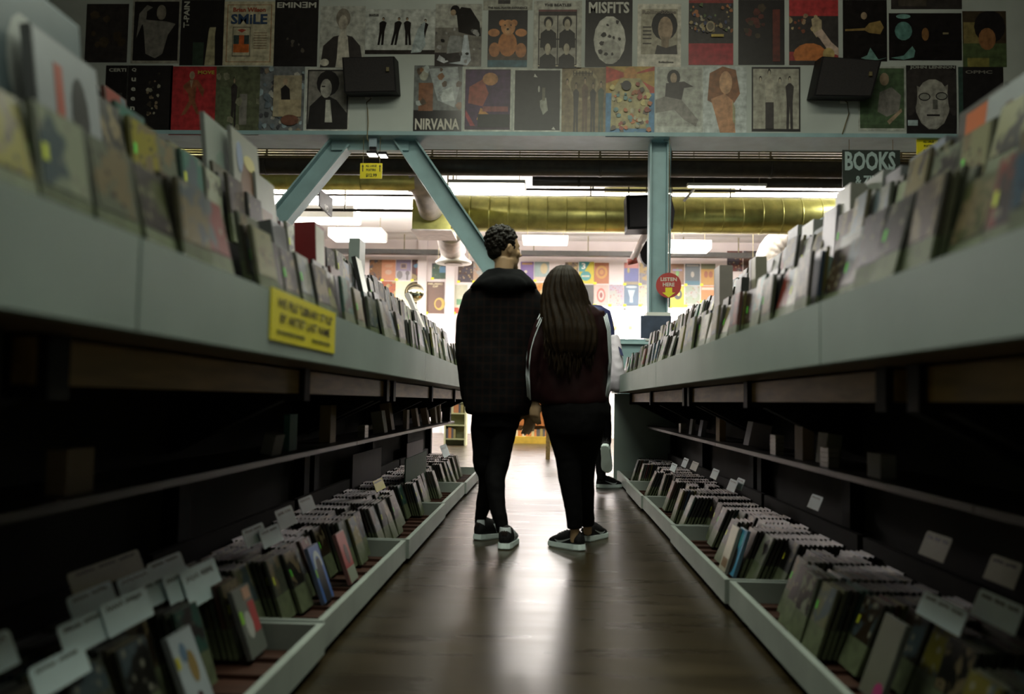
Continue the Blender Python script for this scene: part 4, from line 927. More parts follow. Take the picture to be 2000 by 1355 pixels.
for u in (0.12, 0.90):
    w, h = x1 - x0, z1 - z0
    pts = [(u - .02, .45), (u - .02, .78), (u - .05, .78), (u, .92), (u + .05, .78), (u + .02, .78), (u + .02, .45)]
    MB().prism([(x0 + w * a_, HY + 0.049, z0 + h * b_) for a_, b_ in pts], (0, 0.001, 0)).obj('arrow', M_ink, t)
t, _ = hang(1790, 272, 1832, 303, HY + 0.06, M_yel, 'second yellow price card, half hidden above the right rows', [('ALL LARGE', .55, .83, .15, .50, K), ('POSTERS', .55, .56, .16, .44, K), ('$12.99', .55, .20, .25, .50, K)], top=HZ)
hang(1645, 293, 1758, 366, HY + 0.06, mat('dark_green_board', (.02, .03, .025), .55), 'black hanging sign with pale lettering for books, upper right', [('BOOKS', .48, .70, .52, .88, (.36, .46, .46)), ('& ZINES', .5, .18, .26, .56, (.36, .46, .46))], top=HZ)
# side-on music sign
p0, p1 = PY(622, 372, 13.6), PY(648, 425, 14.6)
t = thing('hanging_sign', (p0.x, 13.6, 3.9), 'black music sign seen nearly edge on, hung under the ceiling pipes at left', 'sign')
q = [PY(622, 368, 13.6), PY(648, 388, 14.2), PY(646, 425, 14.2), PY(622, 402, 13.6)]
MB().prism([tuple(v) for v in q], (0.02, 0, 0)).obj('board', M_blk, t)
d1 = (q[1] - q[0]); cen = sum(q, Vector()) / 4
ux = d1.normalized(); uz = (q[0] - q[3]).normalized(); uy = uz.cross(ux)
ME_ = Matrix((ux, uy, uz)).transposed()
lettering('MUSIC', cen + uz * 0.06 - uy * 0.004 + Vector((0.012, -.012, 0)), 0.12, d1.length * 0.8, flat(LG), t, ME_)
lettering('DVD', cen - uz * 0.08 - uy * 0.004 + Vector((0.012, -.012, 0)), 0.09, d1.length * 0.4, flat(LG), t, ME_)
for v in (q[0], q[1]): MB().tube([v, (v.x, v.y, FC)], 0.006, 6).obj('wire', M_cond, t)
# round listen sign
p = PY(1306, 557, HY + 0.04); r = 0.158
t = thing('round_sign', (p.x, p.y, p.z - r), 'round red hanging sign saying listen here with a yellow arrow', 'sign')
MB().prism([(p.x + r * math.cos(a_), p.y, p.z + r * math.sin(a_)) for a_ in [i * math.pi / 24 for i in range(48)]], (0, 0.012, 0)).obj('disc', mat('red_sign_disc', (.42, .035, .03), .45, var=.05), t)
lettering('LISTEN', (p.x, p.y - 0.001, p.z + r * .48), r * .30, r * 1.28, flat((.62, .58, .5)), t, bold=.03)
lettering('HERE', (p.x, p.y - 0.001, p.z + r * .06), r * .30, r * .92, flat((.62, .58, .5)), t, bold=.03)
MB().prism([(p.x + r * u, p.y - 0.001, p.z + r * v) for u, v in ((-.26, -.18), (.28, -.18), (.28, -.58), (.52, -.58), (0, -.98), (-.52, -.58), (-.26, -.58))], (0, 0.001, 0)).obj('arrow', M_yel, t)
MB().tube([(p.x + .0, p.y + .006, p.z + r * .98), (p.x + .0, p.y + .006, HZ)], 0.004, 6).obj('wire', M_cond, t)

# ================================================================ pipes, ducts, fixtures under the far ceiling
def hpipe(px, py, dpx, Y, x0, x1, m, label, name='ceiling_pipe', hang_=True, cat='pipe', seams=0):
    c = PY(px, py, Y); r = dpx * Y / FPX / 2
    t = thing(name, ((x0 + x1) / 2, Y, c.z - r), label, cat)
    MB().tube([(x0, Y, c.z), (x1, Y, c.z)], r, 28, up=(0, 1, 0)).obj('pipe', m, t, True)
    if seams:
        n = int((x1 - x0) / seams)
        for i in range(n + 1):
            xx = x0 + i * seams
            MB().tube([(xx - .012, Y, c.z), (xx + .012, Y, c.z)], r * 1.012, 28, up=(0, 1, 0)).obj('seam', m, t, True)
    if hang_:
        xx = x0 + 0.7
        while xx < x1:
            MB().box((xx - .012, Y - .012, c.z + r * .9), (xx + .012, Y + .012, FC + .05)).obj('hanger', M_cond, t)
            MB().tube([(xx - .02, Y, c.z), (xx + .02, Y, c.z)], r * 1.05, 20, up=(0, 1, 0)).obj('clamp', M_pipe, t, True)
            xx += 2.4
    return t
hpipe(1000, 325, 38, 12.6, -12, 12, M_pipe, 'thick black wrapped pipe running across below the poster wall')
for k, (py, d, Y) in enumerate(((288, 3, 12.1), (293, 4, 12.2), (298, 3, 12.15), (303, 4, 12.25), (309, 4, 12.3), (284, 3, 12.0))):
    hpipe(1000, py, d, Y, -12, 12, M_cond, '%s thin conduit of the bundle above the black pipe' % ORD[k], 'conduit_run', k == 0)
hpipe(700, 352, 40, 14.0, -9, PY(812, 350, 14).x, M_duct, 'dull yellow round duct at upper left ending in an elbow', 'round_duct', False, 'duct', 1.2)
hpipe(1250, 355, 20, 13.4, PY(1040, 340, 13.4).x, 12, M_pipe, 'second black pipe below the first on the right half')
hpipe(800, 368, 5, 14.6, -12, 12, M_pipe, 'thin dark sprinkler pipe, upper of two across the far ceiling', 'sprinkler_pipe', True)
hpipe(700, 381, 5, 15.4, -12, PY(1660, 385, 15.4).x, M_pipe, 'thin dark sprinkler pipe, lower of two across the far ceiling', 'sprinkler_pipe', True)
hpipe(650, 410, 6, 15.0, -9, PY(806, 410, 15).x, M_pipe, 'dark pipe at left ending at the square plenum', 'sprinkler_pipe', True)
t = hpipe(1250, 420, 70, 15.3, PY(845, 420, 15.3).x, 10, M_duct, 'big spiral metal duct gleaming yellow green across the middle', 'spiral_duct', False, 'duct', 0.33)
# elbow and plenum box
t = thing('plenum_box', PY(842, 450, 14.9), 'square metal plenum box fed by an elbow duct, left of the spiral duct', 'duct')
a_, c_ = PY(806, 388, 14.6), PY(880, 448, 14.6)
MB().box((a_.x, 14.6, c_.z), (c_.x, 15.5, a_.z)).obj('box', M_duct, t)
MB().box((a_.x - .015, 14.59, c_.z - .02), (c_.x + .015, 15.52, c_.z)).obj('rim', M_foil, t)
def elbow(pts, rad, Y, m, name, parent, n=18):
    P_ = [PY(x, y, yy) for x, y, yy in pts]
    out = []
    for i in range(len(P_) - 1):
        p0 = P_[max(i - 1, 0)]; p1 = P_[i]; p2 = P_[i + 1]; p3 = P_[min(i + 2, len(P_) - 1)]
        for q in range(6):
            u = q / 6
            out.append(0.5 * ((2 * p1) + (-p0 + p2) * u + (2 * p0 - 5 * p1 + 4 * p2 - p3) * u * u + (-p0 + 3 * p1 - 3 * p2 + p3) * u ** 3))
    out.append(P_[-1])
    rr = [rad * (1.0 + (0.04 if i % 3 == 0 else 0)) for i in range(len(out))]
    return MB().tube(out, rr, n, up=(0.2, 1, 0.1)).obj(name, m, parent, True)
elbow([(800, 350, 14.05), (815, 352, 14.05), (828, 368, 14.2), (838, 395, 14.4), (842, 410, 14.6)], 0.2, 14, M_foil, 'elbow', t)
t = thing('round_diffuser', PY(886, 515, 17.5), 'round white ceiling diffuser on a flexible duct, left of the man', 'vent')
elbow([(880, 452, 16.4), (880, 470, 16.8), (884, 488, 17.4), (886, 495, 17.5)], 0.24, 17, M_foil, 'flexible_duct', t)
p = PY(886, 512, 17.5); rr = 36 * 17.5 / FPX
cone = MB().rings([((p.x, p.y, p.z + .20), .20, .20), ((p.x, p.y, p.z + .12), .22, .22), ((p.x, p.y, p.z + .05), rr * .8, rr * .8), ((p.x, p.y, p.z), rr, rr), ((p.x, p.y, p.z - .03), rr * .97, rr * .97)], 32)
cone.obj('flare', M_white, t, True)
for dx in (-.3, .3): MB().tube([(p.x + dx, p.y, p.z + .06), (p.x + dx, p.y, FC - .001)], .006, 6).obj('wire', M_cond, t)
MB().rings([((p.x, p.y, p.z - .05), rr * .5, rr * .5), ((p.x, p.y, p.z - .03), rr * .5, rr * .5)], 28).obj('centre_plate', M_foil, t)
t = thing('elbow_duct', PY(1500, 540, 17.5), 'pinkish metal elbow duct dropping to a pale rim at right', 'duct')
elbow([(1560, 455, 17.5), (1535, 462, 17.5), (1512, 478, 17.5), (1500, 500, 17.5), (1497, 530, 17.5)], 0.22, 17, M_foil, 'elbow', t)
p = PY(1497, 530, 17.5); MB().rings([((p.x, p.y, p.z), .30, .30), ((p.x, p.y, p.z + .04), .24, .24)], 24).obj('rim', M_white, t)
for dx in (-.26, .26): MB().tube([(p.x + dx, p.y, p.z + .02), (p.x + dx, p.y, FC - .001)], .006, 6).obj('wire', M_cond, t)

def fixture(px0, py0, px1, py1, Y, dep, label, house=0.10, power=0, emis=M_lamp, drop=None):
    """box lamp whose lit underside spans the pixels px0..px1 at its front edge"""
    a, b = PY(px0, py1, Y), PY(px1, py1, Y)
    z = (a.z + b.z) / 2
    t = thing('ceiling_light', ((a.x + b.x) / 2, Y + dep / 2, z), label, 'ceiling light', 'ceiling lights of the far room')
    MB().box((a.x, Y, z + 0.01), (b.x, Y + dep, z + house)).obj('housing', M_white, t)
    MB().box((a.x + .02, Y + .02, z), (b.x - .02, Y + dep - .02, z + 0.01)).obj('diffuser', emis, t)
    for xx in (a.x + .1, b.x - .1):
        MB().tube([(xx, Y + dep / 2, z + house - .005), (xx, Y + dep / 2, FC + .06)], .006, 6).obj('wire', M_cond, t)
    if power:
        area('lamp_of_ceiling_light', ((a.x + b.x) / 2, Y + dep / 2, z - 0.012), (b.x - a.x) * .94, dep * .9, power, FARC)
    return t
def uplight(x, y, sx, sy, power):
    area('added_uplight', (x, y, FC - 0.45), sx, sy, power, FARC, (math.pi, 0, 0))  # added light that whitens the far ceiling, hung on no fixture
fixture(874, 340, 1026, 358, 13.3, 0.62, 'lit ceiling panel beside the right brace, nearest of all', .06, 120)
fixture(1343, 360, 1498, 364, 13.2, 0.12, 'thin lit tube lamp right of the post', .05, 14)
fixture(560, 420, 690, 425, 16.4, 0.7, 'ceiling light at far left partly hidden by the brace', .24, 180)
fixture(640, 452, 745, 462, 19.0, 0.7, 'ceiling light at left close to the far wall', .20, 180)
fixture(1310, 480, 1390, 486, 19.5, 0.6, 'ceiling light right of the post, close to the far wall', .2, 180)
fixture(1020, 465, 1110, 470, 19.0, 0.6, 'ceiling light above the two people, far back', .12, 180)
for k, (x, y) in enumerate(((-6, 14.2), (-2.2, 18), (6.2, 14.4), (5.8, 18), (2.2, 16.6), (-7, 18.5))):
    t = thing('ceiling_light', (x, y, FC - .1), ['lit strip on the far ceiling at left, near the header', 'lit strip on the far ceiling behind the diffuser', 'lit strip on the far ceiling at right, near the header', 'lit strip on the far ceiling far right', 'lit strip on the far ceiling above the spiral duct', 'lit strip on the far ceiling at far left corner'][k], 'ceiling light', 'ceiling lights of the far room')
    MB().box((x - 1.2, y - .17, FC - .09), (x + 1.2, y + .17, FC)).obj('housing', M_white, t)
    MB().box((x - 1.17, y - .14, FC - .10), (x + 1.17, y + .14, FC - .09)).obj('diffuser', M_lamp, t)
    area('lamp_of_ceiling_light', (x, y, FC - .112), 2.3, .28, 185, FARC)
for x, y in ((-4.5, 17.2), (-1.0, 17.6), (2.6, 18.2), (6.0, 17.2)):
    uplight(x, y, 2.2, 1.2, 720)
# cable tray along the far wall top
c_ = PY(1100, 495, 21.3)
t = thing('cable_tray', (0, 21.3, c_.z - .07), 'dark cable tray running along the top of the far wall', 'cable tray')
for dx0, dx1 in ((PY(1018, 490, 21.3).x, PY(1235, 490, 21.3).x), (PY(1310, 490, 21.3).x, 9), (-9, PY(860, 490, 21.3).x)):
    MB().box((dx0, 21.2, c_.z - .06), (dx1, 21.4, c_.z + .05)).obj('channel', M_pipe, t)
    xx = dx0 + .3
    while xx < dx1:
        MB().box((xx - .012, 21.29, c_.z + .05), (xx + .012, 21.31, FC)).obj('hanger', M_cond, t); xx += 1.3
# black loudspeaker behind the post and the black oval
t = thing('loudspeaker', PY(1268, 450, 13.7), 'big black hanging loudspeaker partly hidden behind the post', 'speaker')
a_, c_ = PY(1223, 380, 13.7), PY(1316, 448, 13.7)
q = [(1223, 381), (1310, 379), (1318, 412), (1314, 446), (1225, 448)]
MB().prism([tuple(PY(x, y, 13.7)) for x, y in q], (0, .45, 0)).obj('cabinet', M_blk, t)
q = [(1230, 386), (1304, 384), (1310, 412), (1307, 441), (1231, 443)]
MB().prism([tuple(PY(x, y, 13.685)) for x, y in q], (0, .02, 0)).obj('grille', MATS['speaker_grille'], t)
for xx in (1228, 1312):
    v = PY(xx, 385, 13.85); MB().tube([v, (v.x, v.y, FC + .02)], .01, 6).obj('chain', M_blk, t)
t = thing('black_pendant', PY(1262, 510, 14.5), 'black teardrop shaped hanging shade half behind the post', 'pendant')
c_ = PY(1268, 490, 14.5)
MB().prism([tuple(PY(1270 - 20 * (math.sin(a_) ** .8 if math.sin(a_) > 0 else 0) * (1 if a_ < 1.6 else 1), 462 + (1 - math.cos(a_)) * 28, 14.5)) for a_ in [i * math.pi / 14 for i in range(15)]], (0, .16, 0)).obj('teardrop', M_blk, t)
MB().tube([PY(1270, 466, 14.55), (PY(1270, 466, 14.55).x, 14.55, FC)], .012, 6).obj('stem', M_blk, t)
t = thing('spot_lamp', PY(1230, 515, 14.3), 'pale clear tube lamp slanting down left of the post', 'lamp')
MB().tube([PY(1262, 455, 14.4), PY(1234, 510, 14.2)], .055, 12).obj('tube', mat('pale_tube_glass', (.62, .5, .46), .2), t, True)
MB().tube([PY(1226, 512, 14.2), PY(1244, 508, 14.2)], .05, 10).obj('collar', mat('red_collar', (.30, .05, .03), .5), t, True)
MB().tube([PY(1262, 455, 14.4), (PY(1262, 455, 14.4).x, 14.4, FC)], .008, 6).obj('stem', M_cond, t)
t = thing('spot_lamp', PY(1340, 392, 14.0), 'small white tube lamp tilted under the ceiling, right of the post', 'lamp')
MB().tube([PY(1355, 370, 14.0), PY(1336, 392, 13.9)], .022, 8).obj('tube', M_white, t, True)
MB().tube([PY(1355, 370, 14.0), (PY(1355, 370, 14.0).x, 14.0, FC)], .006, 6).obj('stem', M_cond, t)

# ================================================================ far wall: posters, mirror, window, shelves
fa = [art_mat('gig_print_a', (.06, .05, .06), (.36, .28, .16), 5, .5), art_mat('gig_print_b', (.32, .24, .12), (.06, .05, .09), 6, .5), art_mat('gig_print_c', (.32, .32, .30), (.26, .05, .03), 7, .5)]
fr = random.Random(21)
def gig(px0, py0, px1, py1, col, label, shapes=(), art=0, texts=(), tab=True, Y=FY - .005):
    col = tuple(c * .6 for c in col); shapes = [(tuple(c * .66 for c in c2), q) for c2, q in shapes]
    a, c = PY(px0, py0, Y), PY(px1, py1, Y)
    x0, x1, z1, z0 = a.x, c.x, a.z, c.z; w, h = x1 - x0, z1 - z0
    t = thing('gig_poster', ((x0 + x1) / 2, Y, z0), label, 'poster', 'gig posters on the far wall')
    o = MB().box((x0, Y - .006, z0), (x1, Y - .002, z1)).obj('sheet', fa[art] if art is not None else flat(col), t); o.color = (*col, 1)
    if shapes:
        pr = MB(); pm = []
        for k, (c2, pts) in enumerate(shapes):
            fm = flat(c2)
            if fm not in pm: pm.append(fm)
            pr.add([(x0 + w * u, Y - .0065 - .0006 * (k + 1), z0 + h * v) for u, v in pts], [tuple(range(len(pts)))], pm.index(fm))
        pr.obj('printed_picture', pm, t)
    for body, u, v, sz, wd, c2 in texts:
        lettering(body, (x0 + w * u, Y - .014, z0 + h * v), h * sz, w * wd, flat(c2), t, bold=.03)
    if tab:
        MB().box((x0 - .02, Y - .0145, z0 - .02), (x0 + .055, Y - .0135, z0 + .035)).obj('price_tab', M_yel, t)
    return t
gig(722, 507, 745, 548, (.30, .14, .06), 'brown and cream gig poster at the far left of the upper row')
gig(746, 507, 772, 548, (.62, .22, .08), 'orange gig poster in the upper row, left', [((.66, .32, .16), ell(.5, .7, .3, .08)), ((.65, .38, .25), ell(.5, .4, .25, .12))], None)
gig(774, 507, 802, 547, (.30, .22, .34), 'lilac gig poster with a dark head, a hand and a framed picture', [((.52, .46, .50), R4(0, 0, 1, .45)), ((.45, .30, .2), R4(.3, .55, .72, .82)), ((.08, .03, .05), R4(.36, .6, .66, .78)), ((.05, .03, .03), ell(.25, .25, .2, .2)), ((.06, .03, .03), R4(.7, 0, .85, .3)), ((.06, .03, .03), ell(.78, .34, .14, .12))], None)
gig(805, 507, 832, 548, (.16, .08, .08), 'red and blue gig poster with a winged shape', [((.1, .25, .4), ell(.5, .7, .4, .12)), ((.4, .08, .04), ell(.5, .45, .2, .25))], 1)
gig(844, 514, 885, 545, (.10, .16, .12), 'green and blue landscape gig poster under the diffuser', [((.08, .22, .36), R4(.35, .4, .8, .8))], 0)
gig(895, 510, 924, 551, (.10, .06, .04), 'dark brown gig poster left of the man', (), 0)
gig(925, 509, 951, 551, (.60, .42, .30), 'peach gig poster crossed by the blue brace', (), 2)
gig(1017, 511, 1042, 550, (.16, .07, .30), 'purple gig poster with a pale moon beside the face', [((.7, .6, .5), ell(.4, .5, .12, .08)), ((.4, .2, .05), R4(.1, .85, .9, .95))], None)
gig(1044, 511, 1072, 549, (.32, .42, .40), 'pale blue and yellow gig poster with a round face', [((.62, .5, .28), ell(.65, .65, .25, .28)), ((.65, .5, .4), R4(0, 0, 1, .22))], None)
gig(1104, 512, 1129, 553, (.24, .18, .14), 'brown gig poster just above the long hair', (), 1)
gig(1131, 511, 1160, 554, (.66, .55, .02), 'bright yellow and teal gig poster with a big white 3', [((.04, .28, .28), [(0, 1), (.75, 1), (.35, .55), (0, .55)]), ((.04, .28, .28), ell(.45, .35, .35, .22)), ((.7, .65, .5), R4(.2, .3, .7, .38))], None, [('3', .3, .80, .28, .26, (.75, .75, .7))])
gig(1161, 513, 1189, 554, (.40, .12, .03), 'orange brown gig poster with a round mandala', [((.55, .28, .05), ell(.5, .55, .4, .32)), ((.30, .08, .02), ell(.5, .55, .25, .2)), ((.5, .22, .05), ell(.5, .55, .15, .12))], None)
gig(1219, 513, 1247, 556, (.09, .10, .30), 'dark blue gig poster with a red top, left of the post', [((.42, .08, .05), R4(0, .75, 1, 1)), ((.5, .4, .1), ell(.3, .65, .08, .12)), ((.25, .2, .12), R4(0, 0, 1, .14))], None)
gig(1249, 513, 1268, 556, (.30, .28, .30), 'grey blue gig poster half behind the post', (), 1)
gig(1310, 515, 1336, 556, (.22, .10, .04), 'brown gig poster with a green bird right of the round sign', [((.12, .3, .06), ell(.5, .6, .12, .2)), ((.3, .25, .45), R4(.15, .66, .85, .74))], None)
gig(1338, 515, 1367, 557, (.08, .10, .11), 'dark slate gig poster, second right of the post', [((.45, .42, .36), R4(.1, .88, .9, .95)), ((.4, .36, .3), ell(.5, .5, .12, .14)), ((.06, .16, .22), R4(0, 0, 1, .2))], None)
gig(1369, 515, 1397, 557, (.55, .28, .05), 'amber gig poster with small red figures, third right of the post', [((.3, .08, .02), ell(.35, .5, .14, .16)), ((.3, .08, .02), ell(.68, .5, .14, .16)), ((.12, .12, .04), R4(0, .75, 1, 1))], None)
gig(746, 549, 773, 592, (.48, .14, .07), 'orange red gig poster at the left of the lower row', (), 1)
gig(833, 550, 867, 612, (.14, .06, .03), 'dark brown gig poster with yellow letters and a sun, lower row', [((.6, .42, .06), ell(.75, .3, .3, .2)), ((.2, .08, .03), ell(.7, .3, .18, .14))], None, [('MUSIC', .5, .93, .06, .8, (.6, .5, .3)), ('OF', .5, .85, .06, .3, (.6, .5, .3))])
gig(887, 556, 912, 612, (.60, .58, .42), 'pale yellow gig poster with a red corner, left of the man', [((.45, .06, .03), R4(0, 0, .4, .2)), ((.1, .25, .12), R4(.2, .3, .6, .5))], None)
gig(1045, 552, 1068, 592, (.60, .25, .06), 'flame orange gig poster between the two people', (), 1)
gig(1142, 556, 1159, 597, (.05, .05, .05), 'black gig poster peeping right of the long hair', (), None)
gig(1160, 556, 1188, 597, (.62, .45, .40), 'cream and red gig poster in the lower row', [((.5, .1, .08), ell(.5, .5, .3, .35)), ((.66, .5, .45), ell(.5, .5, .2, .24)), ((.2, .04, .04), ell(.5, .5, .1, .14))], None)
gig(1190, 556, 1217, 597, (.52, .46, .55), 'lavender gig poster in the lower row', (), 2)
gig(1219, 556, 1247, 597, (.10, .16, .24), 'navy gig poster with a pale blue fountain shape', [((.5, .62, .68), [(.25, .75), (.75, .75), (.6, .4), (.62, .15), (.38, .15), (.4, .4)]), ((.6, .66, .7), ell(.5, .9, .4, .06))], None)
gig(1249, 556, 1268, 597, (.55, .58, .45), 'pale green gig poster half behind the post', (), 2)
gig(1309, 558, 1336, 600, (.66, .52, .03), 'yellow and black gig poster below the round red sign', [((.03, .03, .02), ell(.55, .6, .3, .25)), ((.66, .55, .1), ell(.6, .62, .1, .1))], None)
gig(1338, 558, 1367, 598, (.40, .46, .36), 'pale green gig poster in the lower row right of the post', (), 2)
gig(1369, 558, 1397, 590, (.60, .24, .08), 'orange and white gig poster at the right of the lower row', [((.66, .6, .5), R4(.05, .75, .95, .9))], None)
for k, (x0, x1) in enumerate(((1420, 1450), (1452, 1482), (1484, 1508))):
    gig(x0, 490, x1, 530, [(.16, .04, .03), (.12, .06, .04), (.2, .07, .04)][k], ['dark red gig poster high at right, nearest the post', 'dark brown gig poster high at right, middle one', 'dark red gig poster high at right beside the elbow duct'][k], (), 0, tab=False)
# cream board with a convex mirror
a_, c_ = PY(773, 549, FY - .03), PY(832, 640, FY - .03)
o = MB().box((a_.x, FY - .03, c_.z), (c_.x, FY - .002, a_.z)).obj('notice_board', mat('cream_board', (.66, .60, .40), .6)); tag(o, 'cream board on the far wall behind the round mirror', 'board')
p = PY(810, 570, FY - .2); r = 20 * 21.8 / FPX
t = thing('convex_mirror', (p.x, p.y, p.z - r), 'round convex security mirror on the far wall', 'mirror')
MB().ball((p.x, FY - .06, p.z), r, .13, r, 32, 16).obj('dome', mat('mirror_silver', (.85, .82, .6), .06, 1.0, var=.02), t, True)
MB().tube([(p.x + r * 1.02 * math.cos(i * math.pi / 20), FY - .06, p.z + r * 1.02 * math.sin(i * math.pi / 20)) for i in range(41)], .02, 8, up=(0, 1, 0)).obj('rim', M_blk, t, True)
# pilasters
for k, x in enumerate((878, 823)):
    v = PY(x, 600, FY - .1)
    struct('trim_%d' % (k + 2), MB().box((v.x - .11, FY - .12, 0), (v.x + .11, FY, PY(x, 470, FY).z)), M_farw)
# shop window: bright daylight behind the counter
w0, w1 = PY(1000, 602, FY - .01), PY(1330, 694, FY - .01)
win = MB()
win.box((w0.x, FY - .012, w1.z), (w1.x, FY - .004, w0.z))
wo = struct('window_1', win, mat('daylit_window_glass', (1.0, 0.95, 0.97), .3, emit=5.0, var=0))
for k in range(4):
    xx = w0.x + (w1.x - w0.x) * k / 3
    MB().box((xx - .03, FY - .05, w1.z - .03), (xx + .03, FY - .013, w0.z + .03)).obj('mullion', M_white, wo)
MB().box((w0.x, FY - .05, w1.z - .06), (w1.x, FY - .013, w1.z)).obj('sill', M_white, wo)
MB().box((w0.x, FY - .05, w0.z), (w1.x, FY - .013, w0.z + .05)).obj('head_rail', M_white, wo)
for (x0, y0, x1, y1, c2, lab) in ((1218, 622, 1244, 645, (.60, .50, .52), 'pinkish notice with an orange square hung in the bright window'), (1197, 620, 1205, 646, (.75, .60, .3), 'slim orange notice in the bright window beside the person')):
    a_, c_ = PY(x0, y0, FY - .08), PY(x1, y1, FY - .08)
    t = thing('window_notice', ((a_.x + c_.x) / 2, FY - .08, c_.z), lab, 'notice')
    MB().box((a_.x, FY - .09, c_.z), (c_.x, FY - .06, a_.z)).obj('sheet', flat(c2), t)
    m_ = (a_.x + c_.x) / 2
    MB().box((m_ - .04, FY - .092, c_.z + .02), (m_ + .04, FY - .09, c_.z + .1)).obj('square_print', flat((.8, .45, .15)), t)
# low white rack below the notices
v0, v1 = PY(1198, 655, 20.5), PY(1250, 665, 20.5)
t = thing('leaflet_rack', ((v0.x + v1.x) / 2, 20.6, 0), 'pale leaflet rack below the bright window', 'rack')
MB().box((v0.x, 20.5, 0), (v1.x + .3, 20.9, v1.z)).obj('body', M_white, t)
for k in range(3):
    xx = v0.x + (v1.x + .3 - v0.x) * (k + .1) / 3
    MB().box((xx, 20.52, v1.z), (xx + .22, 20.54, v0.z)).obj('leaflet_pocket', flat((.6, .55, .56)), t)
# service counter with its monitor, right
z_ = PY(1230, 668, 10.3).z
t = thing('service_counter', (2.0, 10.4, 0), 'pale blue service counter beyond the right record counter', 'counter')
x_ = PY(1214, 680, 10.2).x
MB().box((x_, 10.2, 0), (x_ + 2.4, 10.8, z_ - .03)).obj('body', M_steel, t)
MB().box((x_ - .03, 10.16, z_ - .03), (x_ + 2.43, 10.84, z_)).obj('top', mat('pale_blue_laminate', (.36, .52, .55), .4), t)
a_, c_ = PY(1252, 616, 10.3), PY(1311, 661, 10.3)
t = thing('monitor', ((a_.x + c_.x) / 2, 10.35, z_), 'dark blue backed monitor on the service counter under the post', 'monitor')
MB().box((a_.x, 10.3, c_.z), (c_.x, 10.35, a_.z)).obj('screen_back', mat('navy_monitor_back', (.035, .05, .09), .5, var=.3), t)
MB().box(((a_.x + c_.x) / 2 - .05, 10.35, z_), ((a_.x + c_.x) / 2 + .05, 10.39, c_.z + .1)).obj('stand', M_blk, t)
MB().box(((a_.x + c_.x) / 2 - .12, 10.24, z_), ((a_.x + c_.x) / 2 + .12, 10.44, z_ + .015)).obj('foot', M_blk, t)

# bookcase, yellow green light put into its paint colour, seen left of the man's jacket
def bookcase(x0, x1, Y, zs, m, label, mside=None):
    t = thing('bookcase', ((x0 + x1) / 2, Y, 0), label, 'bookcase')
    top = zs[-1]
    MB().box((x0, Y + .28, 0), (x1, Y + .3, top)).obj('back', m, t)
    for xx in (x0, x1 - .03): MB().box((xx, Y, 0), (xx + .03, Y + .28, top)).obj('side', mside or m, t)
    for z in zs: MB().box((x0 + .03, Y, z - .025), (x1 - .03, Y + .28, z)).obj('shelf', m, t)
    return t
M_gw = mat('yellow_green_lit_shelf', (.42, .42, .22), .6)  # shelf colour carries the yellow green light falling on it
xa, xb = PY(868, 800, 16).x, PY(911, 800, 16).x
zs = [PY(890, y, 16).z for y in (856, 829, 806, 784)] + [PY(890, 760, 16).z]
bookcase(xa, xb, 16, zs, M_gw, 'bookcase tinted with painted yellow green light beyond the left counter end', mat('pale_yellow_post', (.7, .66, .4), .5))
bk = random.Random(4); ib = 0
bcol = [((.55, .5, .3), 'cream'), ((.3, .25, .1), 'brown'), ((.5, .2, .08), 'orange'), ((.16, .2, .12), 'green'), ((.6, .58, .5), 'white'), ((.1, .1, .12), 'black')]
def books(x0, x1, Y, z, hmax, where, group, wmin=.03, wmax=.06):
    x = x0; k = 0
    while x < x1 - wmin:
        w = bk.uniform(wmin, wmax); h = bk.uniform(.75, 1) * hmax; c2, nm = bk.choice(bcol)
        o = MB().box((x, Y, z + .001), (x + w * .94, Y + .16, z + h)).obj('book', flat(c2)); tag(o, '%s book, %s from the left, %s' % (nm, nth(k), where), 'book', group)
        x += w; k += 1
books(xa + .04, xb - .06, 16.02, zs[2], .17, 'on the green bookcase upper shelf', 'books on the green bookcase')
books(xa + .04, xa + .2, 16.02, zs[0], .20, 'on the green bookcase bottom shelf', 'books on the green bookcase')
# red fronted display with books on a yellow plinth at the end of the aisle
Y = 17.3; x0, x1 = PY(1000, 850, Y).x, PY(1085, 850, Y).x
zp, zq, zr = PY(1035, 852, Y).z, PY(1035, 837, Y).z, PY(1035, 800, Y).z
t = thing('book_display', ((x0 + x1) / 2, Y, 0), 'orange fronted book display on a yellow plinth at the aisle end', 'display')
MB().box((x0, Y - .1, 0), (x1, Y + .5, zp)).obj('plinth', mat('yellow_plinth', (.62, .40, .05), .4), t)
MB().box((x0, Y + .2, zp), (x1, Y + .5, zq + .06)).obj('back', M_wood, t)
MB().box((x0, Y, zq + .06), (x1, Y + .5, zr + .3)).obj('front', mat('orange_board', (.42, .14, .03), .5), t)
books(x0 + .05, x1 - .05, Y + .02, zp, (zq - zp) * 1.0, 'on the yellow plinth at the aisle end', 'books on the yellow plinth', .04, .09)
Y = 12.6; xx = PY(1066, 880, Y).x
t = thing('wooden_table', (xx + .3, Y, 0), 'brown wooden table with square legs far down the aisle', 'table')
for dx, dy in ((0, 0), (.55, 0), (0, .6), (.55, .6)):
    MB().box((xx + dx, Y + dy, 0), (xx + dx + .06, Y + dy + .06, .62)).obj('leg', M_wood, t)
MB().box((xx - .02, Y - .02, .50), (xx + .63, Y + .68, .66)).obj('apron', M_wood, t)
MB().box((xx - .04, Y - .04, .66), (xx + .65, Y + .7, .70)).obj('table_top', M_wood, t)

